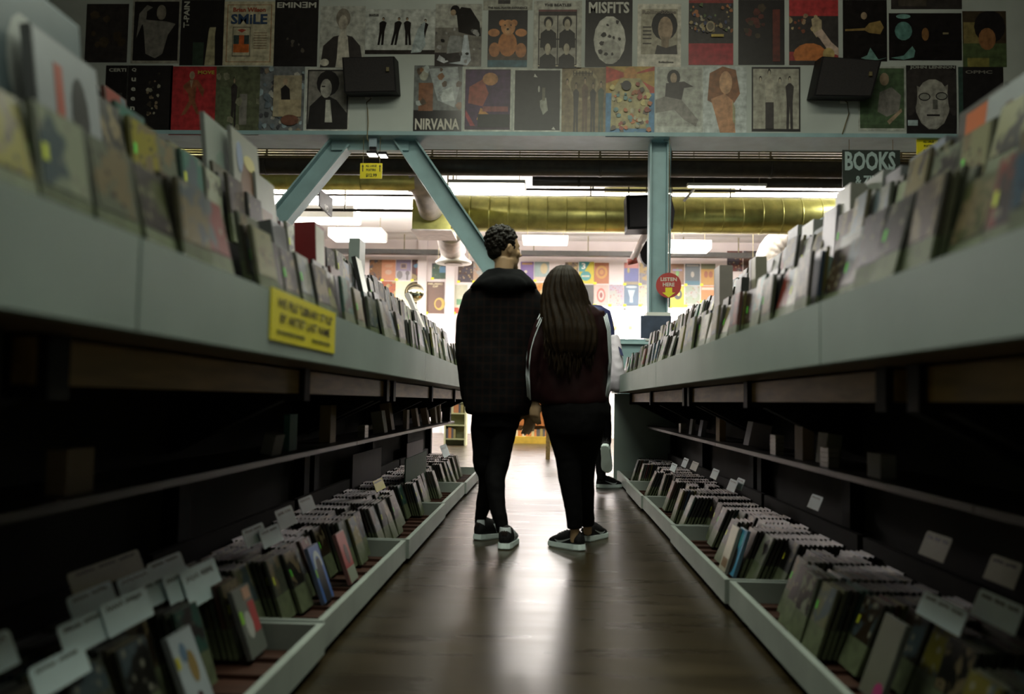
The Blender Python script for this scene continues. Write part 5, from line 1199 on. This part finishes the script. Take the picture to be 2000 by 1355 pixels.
# ================================================================ people
def fuse(mb, name, m, parent, voxel, it=5, wrinkle=0.0, wscale=9.0):
    """one continuous skin over all the pieces in mb"""
    o = mb.obj(name, m, parent, True)
    md = o.modifiers.new('skin', 'REMESH'); md.mode = 'VOXEL'; md.voxel_size = voxel
    ms = o.modifiers.new('soft', 'SMOOTH'); ms.iterations = it; ms.factor = 0.5
    dg = bpy.context.evaluated_depsgraph_get(); dg.update()
    me = bpy.data.meshes.new_from_object(o.evaluated_get(dg))
    o.modifiers.clear(); old = o.data; o.data = me; bpy.data.meshes.remove(old)
    me.materials.clear(); me.materials.append(m if not isinstance(m, list) else m[0])
    if wrinkle:
        nm = [v.normal.copy() for v in me.vertices]
        for v, n_ in zip(me.vertices, nm):
            p = v.co
            f = noise.noise(Vector((p.x * wscale, p.y * wscale, p.z * wscale * 0.55))) + 0.5 * noise.noise(p * wscale * 2.1)
            v.co = p + n_ * (f * wrinkle)
    me.polygons.foreach_set('use_smooth', [True] * len(me.polygons))
    return o
def rows(L_, Y):
    out = []
    for r in L_:
        py, xl, xr, ry = r[:4]; dy = r[4] if len(r) > 4 else 0
        a, b = PY(xl, py, Y), PY(xr, py, Y)
        out.append((((a.x + b.x) / 2, Y + dy, (a.z + b.z) / 2), (b.x - a.x) / 2, ry))
    return out
def path(L_, k=1.0, steps=5):
    """limb through (px, py, Y, radius in px), smoothed"""
    P_ = [PY(x, y, Y) for x, y, Y, r in L_]; R_ = [r * Y / FPX * k for x, y, Y, r in L_]
    pts, rr = [], []
    for i in range(len(P_) - 1):
        p0, p1, p2, p3 = P_[max(i - 1, 0)], P_[i], P_[i + 1], P_[min(i + 2, len(P_) - 1)]
        for q in range(steps):
            u = q / steps
            pts.append(0.5 * ((2 * p1) + (-p0 + p2) * u + (2 * p0 - 5 * p1 + 4 * p2 - p3) * u * u + (-p0 + 3 * p1 - 3 * p2 + p3) * u ** 3))
            rr.append(R_[i] + (R_[i + 1] - R_[i]) * u)
    pts.append(P_[-1]); rr.append(R_[-1])
    return pts, rr
def limb(mb, L_, k=1.0, n=18, flatten=1.0):
    pts, rr = path(L_, k)
    return mb.tube(pts, rr, n, up=(0, 1, 0), flatten=flatten)
def add_head(mb, c, yaw, k=1.0):
    """skull, jaw, nose, lips, chin, brow, ears; the face looks along +Y turned by yaw"""
    M = Matrix.Translation(c) @ Matrix.Rotation(yaw, 4, 'Z') @ Matrix.Scale(k, 4)
    mb.ball((0, -0.006, 0.018), .074, .094, .105, 24, 16, 0, M)
    mb.ball((0, 0.02, -0.058), .055, .068, .062, 20, 12, 0, M)
    mb.ball((0, 0.048, -0.042), .042, .046, .052, 16, 10, 0, M)
    mb.ball((0, 0.074, -0.095), .022, .018, .018, 12, 8, 0, M)
    mb.ball((0, 0.074, 0.03), .045, .018, .012, 16, 8, 0, M)
    mb.tube([M @ Vector(v) for v in ((0, .084, .028), (0, .096, .005), (0, .110, -.018), (0, .092, -.028))], [.008 * k, .010 * k, .013 * k, .010 * k], 10)
    for s in (-1, 1):
        mb.ball((s * .012, .094, -.022), .009, .010, .008, 8, 6, 0, M)
        mb.ball((s * .040, .062, -.018), .022, .020, .022, 12, 8, 0, M)
        e = Matrix.Translation((s * .077, -.008, -.004)) @ Matrix.Rotation(s * .35, 4, 'Z') @ Matrix.Rotation(.15, 4, 'X')
        mb.ball((0, 0, 0), .007, .019, .032, 12, 10, 0, M @ e)
        mb.tube([M @ e @ Vector((s * .006, .014 * math.cos(a_) - .001, .026 * math.sin(a_) + .001)) for a_ in [(-.6 + i * .5) for i in range(8)]], .0055 * k, 8)
    mb.ball((0, .086, -.048), .024, .010, .006, 12, 6, 0, M)
    mb.ball((0, .084, -.060), .020, .010, .007, 12, 6, 0, M)
    return M
def eyes(M, parent, iris):
    for s in (-1, 1):
        e = MB().ball((s * .030, .067, .012), .0125, .0125, .0115, 14, 10, 0, M).obj('eye', mat('eye_white', (.6, .58, .55), .2, var=.02), parent, True)
        MB().ball((s * .030, .0778, .012), .0058, .003, .0058, 10, 6, 0, M).obj('iris', flat(iris, .2), e, True)
        MB().tube([M @ Vector((s * (.014 + .012 * i), .083 - .006 * i * i * .5, .031 + .003 * (1 - (i - 1.2) ** 2))) for i in range(4)], .0035, 6).obj('eyebrow', flat((.02, .014, .01)), parent, True)
def hand(mb, w, d, nrm, side, k=1.0, curl=0.35):
    """palm, four unequal bent fingers and a thumb from the side of the palm"""
    w = Vector(w); d = Vector(d).normalized(); nrm = Vector(nrm); nrm = (nrm - d * nrm.dot(d)).normalized(); sd = d.cross(nrm) * side
    mb.tube([w - d * .02 * k, w + d * .01 * k, w + d * .05 * k, w + d * .088 * k], [.024 * k, .028 * k, .040 * k, .037 * k], 14, up=tuple(nrm), flatten=.42)
    for i, (ln, off) in enumerate(((.070, .029), (.078, .010), (.072, -.010), (.056, -.028))):
        p = w + d * (.080 - (.008 if i == 3 else 0)) * k + sd * off * k
        dd = (d + sd * (off * 3.2)).normalized(); pts = [p]
        for j, f in enumerate((.45, .32, .23)):
            a_ = curl * (1.0 + .15 * i)
            dd = (dd * math.cos(a_) + nrm * math.sin(a_)).normalized()
            p = p + dd * ln * f * k; pts.append(p)
        mb.tube(pts, [.0098 * k, .0092 * k, .0085 * k, .0070 * k], 8, up=tuple(sd))
    p = w + d * .022 * k + sd * .026 * k; pts = [p]
    for ln, v in ((.036, d * .55 + sd * .8 + nrm * .25), (.030, d * .85 + sd * .35 + nrm * .35), (.024, d * .95 + sd * .05 + nrm * .45)):
        p = p + v.normalized() * ln * k; pts.append(p)
    mb.tube(pts, [.0145 * k, .0125 * k, .0105 * k, .0085 * k], 8, up=tuple(nrm))
def plaid():
    m = mat('dark_plaid_flannel', (.0035, .003, .0035), .9, spec=.12, var=.25, scale=30, bump=.1, bscale=200)
    nt = m.node_tree; N = nt.nodes; L = nt.links; b = N['Principled BSDF']
    old = b.inputs['Base Color'].links[0].from_socket
    tc = N.new('ShaderNodeTexCoord'); cur = old
    for ax, dirn in (('X', 'X'), ('Z', 'Z')):
        wv = N.new('ShaderNodeTexWave'); wv.bands_direction = dirn; wv.inputs['Scale'].default_value = 7.0; wv.inputs['Distortion'].default_value = .4
        L.new(tc.outputs['Object'], wv.inputs['Vector'])
        rp = N.new('ShaderNodeMapRange'); rp.inputs['From Min'].default_value = .7; rp.inputs['From Max'].default_value = .9
        L.new(wv.outputs['Fac'], rp.inputs[0])
        mu = N.new('ShaderNodeMath'); mu.operation = 'MULTIPLY'; mu.inputs[1].default_value = .5; L.new(rp.outputs[0], mu.inputs[0])
        mx = N.new('ShaderNodeMixRGB'); L.new(mu.outputs[0], mx.inputs[0]); L.new(cur, mx.inputs[1]); mx.inputs[2].default_value = (.012, .006, .005, 1)
        cur = mx.outputs[0]
    L.new(cur, b.inputs['Base Color'])
    return m
M_skin = mat('skin', (.44, .28, .16), .5, var=.05, scale=20)
M_plaid = plaid()
M_jean = mat('black_trouser_cloth', (.003, .0025, .003), .85, spec=.12, var=.3, scale=25, bump=.15, bscale=160)
M_hood = mat('black_sweat_cloth', (.003, .0032, .0037), .95, spec=.12, var=.2, scale=40, bump=.15, bscale=300)
M_hair = mat('dark_brown_hair', (.008, .005, .003), .6, spec=.2, var=.4, scale=40, bump=.4, bscale=90)
M_hairw = mat('long_brown_hair', (.012, .0065, .0025), .55, spec=.10, var=.55, scale=14, stretch=(9, 9, .7), bump=.22, bscale=30)
M_maroon = mat('maroon_track_cloth', (.012, .0016, .0022), .6, spec=.15, var=.15, scale=12)
M_wht = mat('white_trim_cloth', (.62, .66, .70), .6, var=.05)
M_sole = mat('shoe_sole_white', (.62, .70, .70), .5, var=.08)
M_shoe = mat('black_shoe_mesh', (.008, .007, .008), .7, spec=.2, var=.3, scale=60, bump=.3, bscale=300)
M_wjkt = mat('pale_windbreaker', (.60, .54, .62), .5, var=.08, scale=7)
M_navy = mat('navy_windbreaker', (.03, .035, .11), .5, var=.15)

def shoe(heel, toe, L_, label, parent, style, lift=0.0, pitch=0.0):
    """sneaker from its heel point on the floor toward toe; parts under 'shoe'"""
    heel = Vector(heel); toe = Vector(toe); d = toe - heel; d.z = 0; d.normalize()
    yaw = math.atan2(-d.x, d.y); k = L_ / .29
    M = Matrix.Translation((heel.x, heel.y, lift)) @ Matrix.Rotation(yaw, 4, 'Z') @ Matrix.Rotation(pitch, 4, 'X') @ Matrix.Scale(k, 4) @ Matrix.Translation((0, .14, 0))
    T = Matrix.Rotation(math.pi / 2, 3, 'X')
    sec = [(-.138, .020, .050, .030), (-.128, .032, .060, .046), (-.10, .037, .068, .054), (-.06, .038, .072, .058), (-.02, .040, .066, .050), (.03, .044, .058, .040), (.07, .046, .050, .030), (.105, .043, .044, .023), (.13, .032, .038, .016), (.145, .012, .034, .008)]
    up = MB(); up.rings([((0, y, zc), w, h, T) for y, w, zc, h in sec], 24)
    def tr(mb): mb.v = [tuple(M @ Vector(p)) for p in mb.v]; return mb
    o = tr(up).obj('shoe', M_shoe, parent, True); o['label'] = label
    out = []
    for y, w in ((-.142, .014), (-.132, .032), (-.10, .041), (-.05, .041), (0, .042), (.05, .048), (.09, .050), (.12, .044), (.143, .026), (.152, .008)): out.append((w, y))
    ring = out + [(-x, y) for x, y in reversed(out)]
    so = MB(); n = len(ring); th = .034 if style == 'swoosh' else .030
    for z, sc in ((0, .97), (.008, 1.03), (th, .99)):
        so.v += [(x * sc, y * sc, z + (.006 if y > .12 and z < .01 else 0) + (.006 if z > .02 and y < -.08 else 0)) for x, y in ring]
    for q in range(2):
        for i in range(n): so.f.append((q * n + i, q * n + (i + 1) % n, (q + 1) * n + (i + 1) % n, (q + 1) * n + i)); so.m.append(0)
    so.f.append(tuple(range(n - 1, -1, -1))); so.m.append(0); so.f.append(tuple(range(2 * n, 3 * n))); so.m.append(0)
    tr(so).obj('sole', M_sole, o)
    def wat(y):
        for (y0, w0, z0, h0), (y1, w1, z1, h1) in zip(sec, sec[1:]):
            if y0 <= y <= y1:
                u = (y - y0) / (y1 - y0); return w0 + (w1 - w0) * u, z0 + (z1 - z0) * u, h0 + (h1 - h0) * u
        return sec[-1][1:]
    def sidept(y, z, s, e=.0015):
        w, zc, h = wat(y); t_ = max(-.98, min(.98, (z - zc) / h)); return Vector((s * (w * math.sqrt(1 - t_ * t_) + e), y, z))
    def strip(name, line, wid, m):
        for s in (-1, 1):
            mb = MB(); vs = []; nn = len(line)
            for (y, z), w in zip(line, wid):
                vs += [sidept(y - w / 2, z, s), sidept(y + w / 2, z, s), sidept(y - w / 2, z, s, -.004), sidept(y + w / 2, z, s, -.004)]
            fs = []
            for i in range(nn - 1):
                a_ = i * 4; fs += [(a_, a_ + 1, a_ + 5, a_ + 4), (a_ + 2, a_ + 6, a_ + 7, a_ + 3), (a_, a_ + 4, a_ + 6, a_ + 2), (a_ + 1, a_ + 3, a_ + 7, a_ + 5)]
            fs += [(0, 2, 3, 1), (nn * 4 - 4, nn * 4 - 3, nn * 4 - 1, nn * 4 - 2)]
            mb.add(vs, fs); tr(mb).obj(name, m, o)
    if style == 'stripes':
        for q in range(3):
            y0 = -.015 + q * .026
            strip('stripe', [(y0 + .018, .036), (y0 + .006, .055), (y0 - .006, .075), (y0 - .014, .09)], [.012] * 4, M_wht)
        # white heel tab with a three leaf mark
        vs = []; hb = MB()
        def bk(a_, z, e):
            w, zc, h = .037, .068, .054
            return Vector((math.sin(a_) * (.033 + e), -.132 + (1 - math.cos(a_)) * .05 - e + max(0, z - .085) * .25, z))
        A = [-1.2, -.7, -.25, .25, .7, 1.2]
        for a_ in A: vs += [bk(a_, .072, .004), bk(a_ * .82, .118, .004), bk(a_, .072, -.004), bk(a_ * .82, .118, -.004)]
        fs = []
        for i in range(len(A) - 1):
            q = i * 4; fs += [(q, q + 4, q + 5, q + 1), (q + 2, q + 3, q + 7, q + 6), (q + 1, q + 5, q + 7, q + 3), (q, q + 2, q + 6, q + 4)]
        fs += [(0, 1, 3, 2), (20, 22, 23, 21)]
        hb.add(vs, fs); tr(hb).obj('heel_tab', M_wht, o)
        for a_, lz in ((-.28, .010), (0, .013), (.28, .010)):
            e_ = MB().ball((math.sin(a_) * .040, -.1405 + (1 - math.cos(a_)) * .05 + .006, .094), .006, .003, lz, 10, 6); tr(e_).obj('leaf_mark', M_ink, o, True)
        for z in (.079, .083):
            e_ = MB().box((-.014, -.139, z), (.014, -.132, z + .002)); tr(e_).obj('mark_bar', M_ink, o)
    elif style == 'swoosh':
        L1 = [(.052, .052), (.048, .043), (.036, .040), (.018, .042), (-.01, .050), (-.04, .060), (-.072, .072)]
        for s in (-1, 1):
            mb = MB(); vs = []
            hts = [.012, .014, .016, .014, .009, .006, .001]
            for (y, z), h in zip(L1, hts):
                vs += [sidept(y, z - h / 2, s), sidept(y + (.012 if y > .045 else 0), z + h / 2 + (.012 if y > .05 else 0), s), sidept(y, z - h / 2, s, -.004), sidept(y, z + h / 2, s, -.004)]
            fs = []
            for i in range(len(L1) - 1):
                q = i * 4; fs += [(q, q + 1, q + 5, q + 4), (q + 2, q + 6, q + 7, q + 3), (q, q + 4, q + 6, q + 2), (q + 1, q + 3, q + 7, q + 5)]
            fs += [(0, 2, 3, 1), (24, 25, 27, 26)]
            mb.add(vs, fs); tr(mb).obj('swoosh', M_wht, o)
        e_ = MB().tube([(0, -.125, .095), (0, -.138, .118), (0, -.142, .135), (0, -.136, .140), (0, -.125, .12)], .004, 6); tr(e_).obj('pull_loop', M_shoe, o)
    for q in range(4):
        y = -.005 + q * .022; w, zc, h = wat(y)
        e_ = MB().tube([(-.022, y, zc + h * .84), (0, y + .004, zc + h + .003), (.022, y, zc + h * .84)], .0032, 6); tr(e_).obj('lace', M_hood, o, True)
    return o

# ---------------------------------------------------------------- man
Ym = 5.10
man_ = thing('person', (PY(980, 1000, Ym).x, 5.05, 0), 'man with short curly dark hair in a dark plaid overshirt, back to camera', 'person')
hc = PY(985, 489, Ym); hyaw = math.radians(-58)
body = MB(); M_h = add_head(body, hc, hyaw, 1.0)
limb(body, [(985, 505, Ym - .02, 19), (984, 530, Ym - .02, 19), (983, 560, Ym - .02, 24)])
body.rings(rows([(548, 955, 1012, .06), (565, 925, 1045, .09), (600, 918, 1050, .11), (680, 928, 1040, .11), (760, 930, 1030, .10), (800, 936, 1006, .09), (830, 938, 1000, .08)], Ym))
limb(body, [(918, 585, Ym, 13), (909, 690, Ym - .02, 10), (920, 770, Ym + .08, 8)])
limb(body, [(1046, 590, Ym, 13), (1052, 690, Ym - .02, 10), (1040, 780, Ym + .02, 8), (1037, 800, Ym + .02, 7)])
hand(body, PY(920, 775, Ym + .08), (0.1, .3, -1), (1, 0, 0), -1, .95, .4)
hand(body, PY(1037, 803, Ym + .02), (-.08, 0.05, -1), (-.3, -1, 0), 1, .95, .30)
ML = [(946, 812, Ym, 26), (943, 860, Ym + .02, 23), (944, 905, Ym + .04, 20), (950, 928, Ym + .06, 16), (951, 950, Ym + .08, 17), (946, 980, Ym + .11, 15), (939, 1008, Ym + .135, 11.5), (937, 1024, Ym + .14, 11)]
MR = [(990, 812, Ym, 26), (980, 860, Ym - .01, 24), (974, 900, Ym - .03, 21), (968, 928, Ym - .05, 20), (969, 960, Ym - .08, 18), (972, 992, Ym - .11, 16), (979, 1020, Ym - .13, 13.5), (982, 1040, Ym - .14, 13)]
limb(body, ML + [(938, 1044, Ym + .16, 11)], .66)
limb(body, MR + [(983, 1060, Ym - .12, 13)], .66)
fuse(body, 'body', M_skin, man_, .006, 3)
eyes(M_h, man_, (.05, .03, .02))
# hair: a cap of curls leaving face, ears and nape free
hm = MB(); hr = random.Random(9)
hm.ball((0, -.022, .042), .080, .090, .092, 28, 18, 0, M_h)
hm.ball((0, -.056, -.012), .062, .046, .050, 20, 12, 0, M_h)
k = 0
while k < 520:
    v = Vector((hr.gauss(0, 1), hr.gauss(0, 1), hr.gauss(0, 1))).normalized()
    p = Vector((v.x * .080, -.022 + v.y * .092, .046 + v.z * .090))
    if p.y > .035 and p.z < .075: continue
    if p.z < -.040 or (p.z < .0 and p.y > -.02): continue
    r = hr.uniform(.006, .0115) * (1.2 if p.z > .06 else .85); p *= hr.uniform(.98, 1.05)
    hm.ball(tuple(p), r, r, r, 8, 6, 0, M_h); k += 1
fuse(hm, 'hair', M_hair, man_, .0035, 1, .002, 120)
jk = MB()
jk.rings(rows([(546, 948, 1028, .075, -.01), (556, 925, 1046, .10), (572, 908, 1058, .125), (600, 902, 1062, .14), (650, 903, 1060, .145), (720, 904, 1058, .15), (770, 905, 1050, .15), (800, 907, 1040, .145), (810, 911, 1032, .14)], Ym), 32)
limb(jk, [(922, 578, Ym, 19), (908, 630, Ym - .01, 19), (907, 700, Ym - .03, 17), (911, 765, Ym + .03, 14), (921, 792, Ym + .09, 12)])
limb(jk, [(1042, 582, Ym, 19), (1052, 630, Ym - .01, 18), (1054, 700, Ym - .03, 16), (1044, 770, Ym, 13), (1038, 802, Ym + .02, 11)])
fuse(jk, 'overshirt', M_plaid, man_, .012, 6, .008, 7)
hd = MB()
hd.rings(rows([(566, 918, 1050, .07, -.07), (556, 926, 1046, .09, -.07), (544, 936, 1036, .092, -.05), (534, 944, 1026, .085, -.03), (527, 952, 1018, .078, -.01)], Ym), 28)
hd.ball(tuple(PY(985, 556, Ym - .13)), .13, .05, .055, 20, 10)
fuse(hd, 'hood', M_hood, man_, .010, 4, .006, 14)
tr_ = MB()
tr_.rings(rows([(785, 922, 1024, .11), (812, 922, 1017, .11), (835, 923, 1014, .105)], Ym), 26)
limb(tr_, ML)
limb(tr_, MR)
fuse(tr_, 'trousers', M_jean, man_, .009, 4, .006, 12)
h1 = PZ(984, 1074); shoe(h1, h1 + Vector((.12, 1, 0)), .285, 'right black sneaker with three white stripes, seen from behind', man_, 'stripes')
h0 = PZ(930, 1055); shoe(h0, h0 + Vector((.85, 1, 0)), .285, 'left black sneaker turned outward showing three white stripes', man_, 'stripes')

# ---------------------------------------------------------------- woman
Yw = 4.92
wo_ = thing('person', (PY(1125, 1000, Yw).x, 5.05, 0), 'woman with long brown hair in a maroon striped track jacket, back to camera', 'person')
hc = PY(1101, 566, Yw + .02)
body = MB(); M_w = add_head(body, hc, math.radians(18), .94)
limb(body, [(1102, 585, Yw, 16), (1106, 612, Yw - .01, 18)])
body.rings(rows([(600, 1085, 1140, .06), (618, 1066, 1172, .085), (650, 1068, 1174, .10), (700, 1072, 1168, .095), (740, 1070, 1172, .10), (780, 1070, 1176, .11), (815, 1076, 1172, .11), (838, 1084, 1164, .10)], Yw))
limb(body, [(1066, 625, Yw, 11), (1042, 705, Yw - .02, 9), (1046, 780, Yw + .02, 7)])
limb(body, [(1172, 625, Yw, 11), (1180, 705, Yw - .01, 9), (1174, 775, Yw + .08, 7)])
hand(body, PY(1046, 786, Yw + .01), (-.05, 0.0, -1), (.3, 1, 0), 1, .86, .34)
hand(body, PY(1173, 782, Yw + .09), (-.1, .3, -1), (-1, 0, 0), 1, .86, .4)
WL = [(1096, 815, Yw, 35), (1104, 860, Yw, 29), (1110, 900, Yw, 24), (1114, 940, Yw, 21), (1119, 985, Yw + .005, 18), (1122, 1020, Yw + .01, 15.5), (1123, 1033, Yw + .01, 15)]
WR = [(1152, 815, Yw, 35), (1146, 860, Yw + .05, 29), (1141, 900, Yw + .09, 23), (1141, 940, Yw + .14, 20), (1143, 985, Yw + .2, 17), (1146, 1016, Yw + .26, 14.5), (1147, 1026, Yw + .27, 14)]
limb(body, WL + [(1122, 1058, Yw + .02, 14)], .62)
limb(body, WR + [(1148, 1042, Yw + .29, 13)], .62)
fuse(body, 'body', M_skin, wo_, .006, 3)
eyes(M_w, wo_, (.05, .03, .015))
hx = MB()
def strands(p, a):
    g = .008 * math.sin(a * 19 + p.z * 9 + 2 * math.sin(p.z * 14)) + .004 * math.sin(a * 41 - p.z * 17) + .012 * noise.noise(Vector((math.cos(a) * 2, math.sin(a) * 2, p.z * 3)))
    return p + Vector((math.cos(a), math.sin(a) * .6, 0)) * g
HR = rows([(517, 1096, 1106, .02, .02), (520, 1088, 1116, .055, .02), (528, 1079, 1125, .085, .015), (540, 1071, 1133, .105, .01), (554, 1065, 1140, .115, .005), (574, 1060, 1145, .118, -.005), (596, 1058, 1152, .115, -.02), (620, 1057, 1160, .11, -.045), (645, 1060, 1164, .10, -.075), (670, 1066, 1163, .08, -.10), (688, 1074, 1158, .055, -.115), (700, 1082, 1150, .03, -.122), (704, 1090, 1144, .012, -.125)], Yw)
# finer rings between
fine = []
for i in range(len(HR) - 1):
    (c0, a0, b0), (c1, a1, b1) = HR[i], HR[i + 1]
    for q in range(4):
        u = q / 4; fine.append((tuple(Vector(c0).lerp(Vector(c1), u)), a0 + (a1 - a0) * u, b0 + (b1 - b0) * u))
fine.append(HR[-1])
hx.rings(fine, 110, disp=strands)
hair_o = hx.obj('hair', M_hairw, wo_, True)
# loose locks
lk = MB(); lr = random.Random(2)
for i in range(110):
    u = lr.uniform(-1, 1); x0 = 1110 + u * 44
    y1 = lr.uniform(690, 752) - 22 * abs(u)
    pts = []
    for q in range(8):
        f = q / 7; yy = 604 + (y1 - 604) * f
        pts.append(PY(x0 + u * 3 * f + 2.5 * math.sin(f * 7 + i), yy, Yw - .10 - .068 * f + .035 * u * u))
    g_ = lr.uniform(.5, 1.1); lk.tube(pts, [v * g_ for v in (.005, .008, .009, .009, .008, .007, .005, .001)], 5)
lo = lk.obj('hair_locks', M_hairw, hair_o, True); tag(lo, None, None, None, 'stuff')
jw = MB()
jw.rings(rows([(588, 1085, 1142, .075), (600, 1068, 1165, .10), (616, 1058, 1178, .12), (650, 1056, 1182, .13), (700, 1056, 1180, .13), (750, 1052, 1184, .14), (780, 1050, 1188, .145), (792, 1054, 1184, .14)], Yw), 32)
limb(jw, [(1076, 606, Yw, 16), (1058, 640, Yw - .01, 17), (1044, 690, Yw - .03, 15), (1042, 740, Yw - .02, 13), (1046, 782, Yw + .01, 11)])
limb(jw, [(1166, 608, Yw, 16), (1177, 650, Yw, 15), (1180, 700, Yw, 14), (1178, 745, Yw + .04, 12.5), (1174, 780, Yw + .08, 11)])
fuse(jw, 'track_jacket', M_maroon, wo_, .011, 6, .006, 8)
for k_ in range(3):
    pts = []
    for (px, py) in ((1058, 612), (1049, 632), (1040, 655), (1034, 678), (1031, 700), (1030, 730), (1033, 775)):
        pts.append(PY(px - 2.2 + k_ * 2.6, py + k_ * 3, Yw - .028 - .018 * k_))
    MB().tube(pts, .006, 6, flatten=.6).obj('sleeve_stripe', M_wht, wo_, True)
for k_ in range(3):
    pts = [PY(px + 0.5 - k_ * 2.4, py + k_ * 3, Yw - .03 - .012 * k_) for px, py in ((1184, 612), (1191, 640), (1194, 700), (1191, 745), (1186, 776))]
    MB().tube(pts, .0055, 6, flatten=.6).obj('sleeve_stripe', M_wht, wo_, True)
tw = MB()
tw.rings(rows([(778, 1056, 1188, .135), (805, 1058, 1190, .14), (835, 1064, 1182, .13), (850, 1070, 1176, .12)], Yw), 28)
limb(tw, WL)
limb(tw, WR)
fuse(tw, 'leggings', M_jean, wo_, .009, 4, .004, 12)
h0 = PZ(1138, 1076); t0 = PZ(1070, 1063); shoe(h0, t0, .255, 'left black sneaker in side view with white sole and white swoosh', wo_, 'swoosh')
h1 = PZ(1143, 1058); shoe(h1, h1 + Vector((.55, 1, 0)), .255, 'right black sneaker turned outward behind the other', wo_, 'swoosh')

# ---------------------------------------------------------------- third person, mostly hidden
Yt = 8.3
tp = thing('person', (PY(1185, 960, Yt).x, Yt, 0), 'person in a pale and navy windbreaker leaning on right counter behind the woman', 'person')
hc = PY(1127, 588, Yt); body = MB(); M_t = add_head(body, hc, math.radians(-40), .97)
limb(body, [(1131, 598, Yt, 10), (1138, 612, Yt, 10.5), (1150, 640, Yt, 13)])
body.rings(rows([(604, 1130, 1176, .07), (620, 1134, 1186, .09), (660, 1144, 1190, .10), (720, 1146, 1186, .10), (760, 1144, 1188, .11), (790, 1146, 1186, .11)], Yt))
limb(body, [(1182, 612, Yt, 6), (1194, 668, Yt, 5), (1206, 735, Yt + .1, 5), (1228, 722, Yt + .24, 4.2)])
limb(body, [(1144, 612, Yt, 7), (1140, 670, Yt, 6), (1146, 730, Yt + .15, 5)])
hand(body, PY(1229, 721, Yt + .25), (.9, .4, .05), (0, 0, -1), 1, .92, .3)
hand(body, PY(1146, 734, Yt + .15), (.1, .3, -1), (1, 0, 0), 1, .92, .4)
limb(body, [(1156, 790, Yt, 12), (1168, 860, Yt, 9), (1174, 935, Yt, 6)])
limb(body, [(1176, 790, Yt, 12), (1182, 862, Yt + .12, 9), (1182, 872, Yt - .26, 6)])
fuse(body, 'body', M_skin, tp, .008, 3)
eyes(M_t, tp, (.05, .03, .02))
hm = MB(); hm.ball((0, -.02, .04), .084, .098, .094, 24, 16, 0, M_t); hm.ball((0, -.05, -.04), .074, .055, .07, 20, 12, 0, M_t); fuse(hm, 'hair', M_hair, tp, .008, 2, .004, 30)
yk = MB(); yk.rings(rows([(596, 1126, 1172, .08), (604, 1130, 1186, .11), (625, 1134, 1193, .125), (655, 1136, 1194, .13)], Yt), 24)
limb(yk, [(1180, 608, Yt, 12), (1188, 640, Yt, 12), (1190, 664, Yt, 12)]); limb(yk, [(1146, 608, Yt, 10), (1140, 660, Yt, 10)])
fuse(yk, 'navy_yoke', M_navy, tp, .014, 3, .008, 9)
wj = MB(); wj.rings(rows([(652, 1138, 1193, .125), (700, 1138, 1192, .135), (750, 1138, 1194, .14), (772, 1142, 1190, .13)], Yt), 24)
limb(wj, [(1196, 655, Yt, 11), (1202, 690, Yt - .02, 14), (1204, 730, Yt + .0, 18), (1206, 752, Yt + .05, 17), (1216, 742, Yt + .12, 12), (1225, 730, Yt + .2, 9.5), (1230, 720, Yt + .24, 7)])
limb(wj, [(1142, 655, Yt, 10), (1140, 700, Yt, 11), (1146, 732, Yt + .14, 8)])
fuse(wj, 'windbreaker', M_wjkt, tp, .013, 4, .012, 10)
MB().prism([tuple(PY(x, y, Yt - .09)) for x, y in ((1208, 676), (1214, 682), (1218, 695), (1212, 693))], (0, .02, 0)).obj('sleeve_patch', M_navy, tp)
MB().tube([PY(1228, 724, Yt + .22), PY(1233, 717, Yt + .28)], .036, 10).obj('cuff', M_hood, tp, True)
MB().tube([PY(1180, 640, Yt - .17), PY(1181, 700, Yt - .20), PY(1183, 775, Yt - .20)], .022, 8, flatten=.4).obj('bag_strap', M_hood, tp, True)
tt = MB(); tt.rings(rows([(766, 1144, 1190, .12), (795, 1144, 1190, .12)], Yt), 22)
limb(tt, [(1157, 792, Yt, 16), (1168, 860, Yt, 12), (1174, 925, Yt, 9), (1175, 938, Yt, 9)]); limb(tt, [(1177, 792, Yt, 16), (1182, 860, Yt + .12, 12), (1181, 868, Yt - .06, 10), (1181, 872, Yt - .2, 9)])
fuse(tt, 'trousers', M_jean, tp, .011, 3, .006, 12)
h0 = PZ(1166, 953); shoe(h0, h0 + Vector((.8, .45, 0)), .28, 'black sneaker flat on the floor', tp, 'swoosh')
p_ = PY(1181, 866, Yt - .36); shoe(p_, p_ + Vector((.25, 1, 0)), .28, 'black sneaker of the raised foot', tp, 'swoosh', p_.z - .02, math.radians(-62))
for o in SC.objects:
    if '_o' in o: del o['_o']
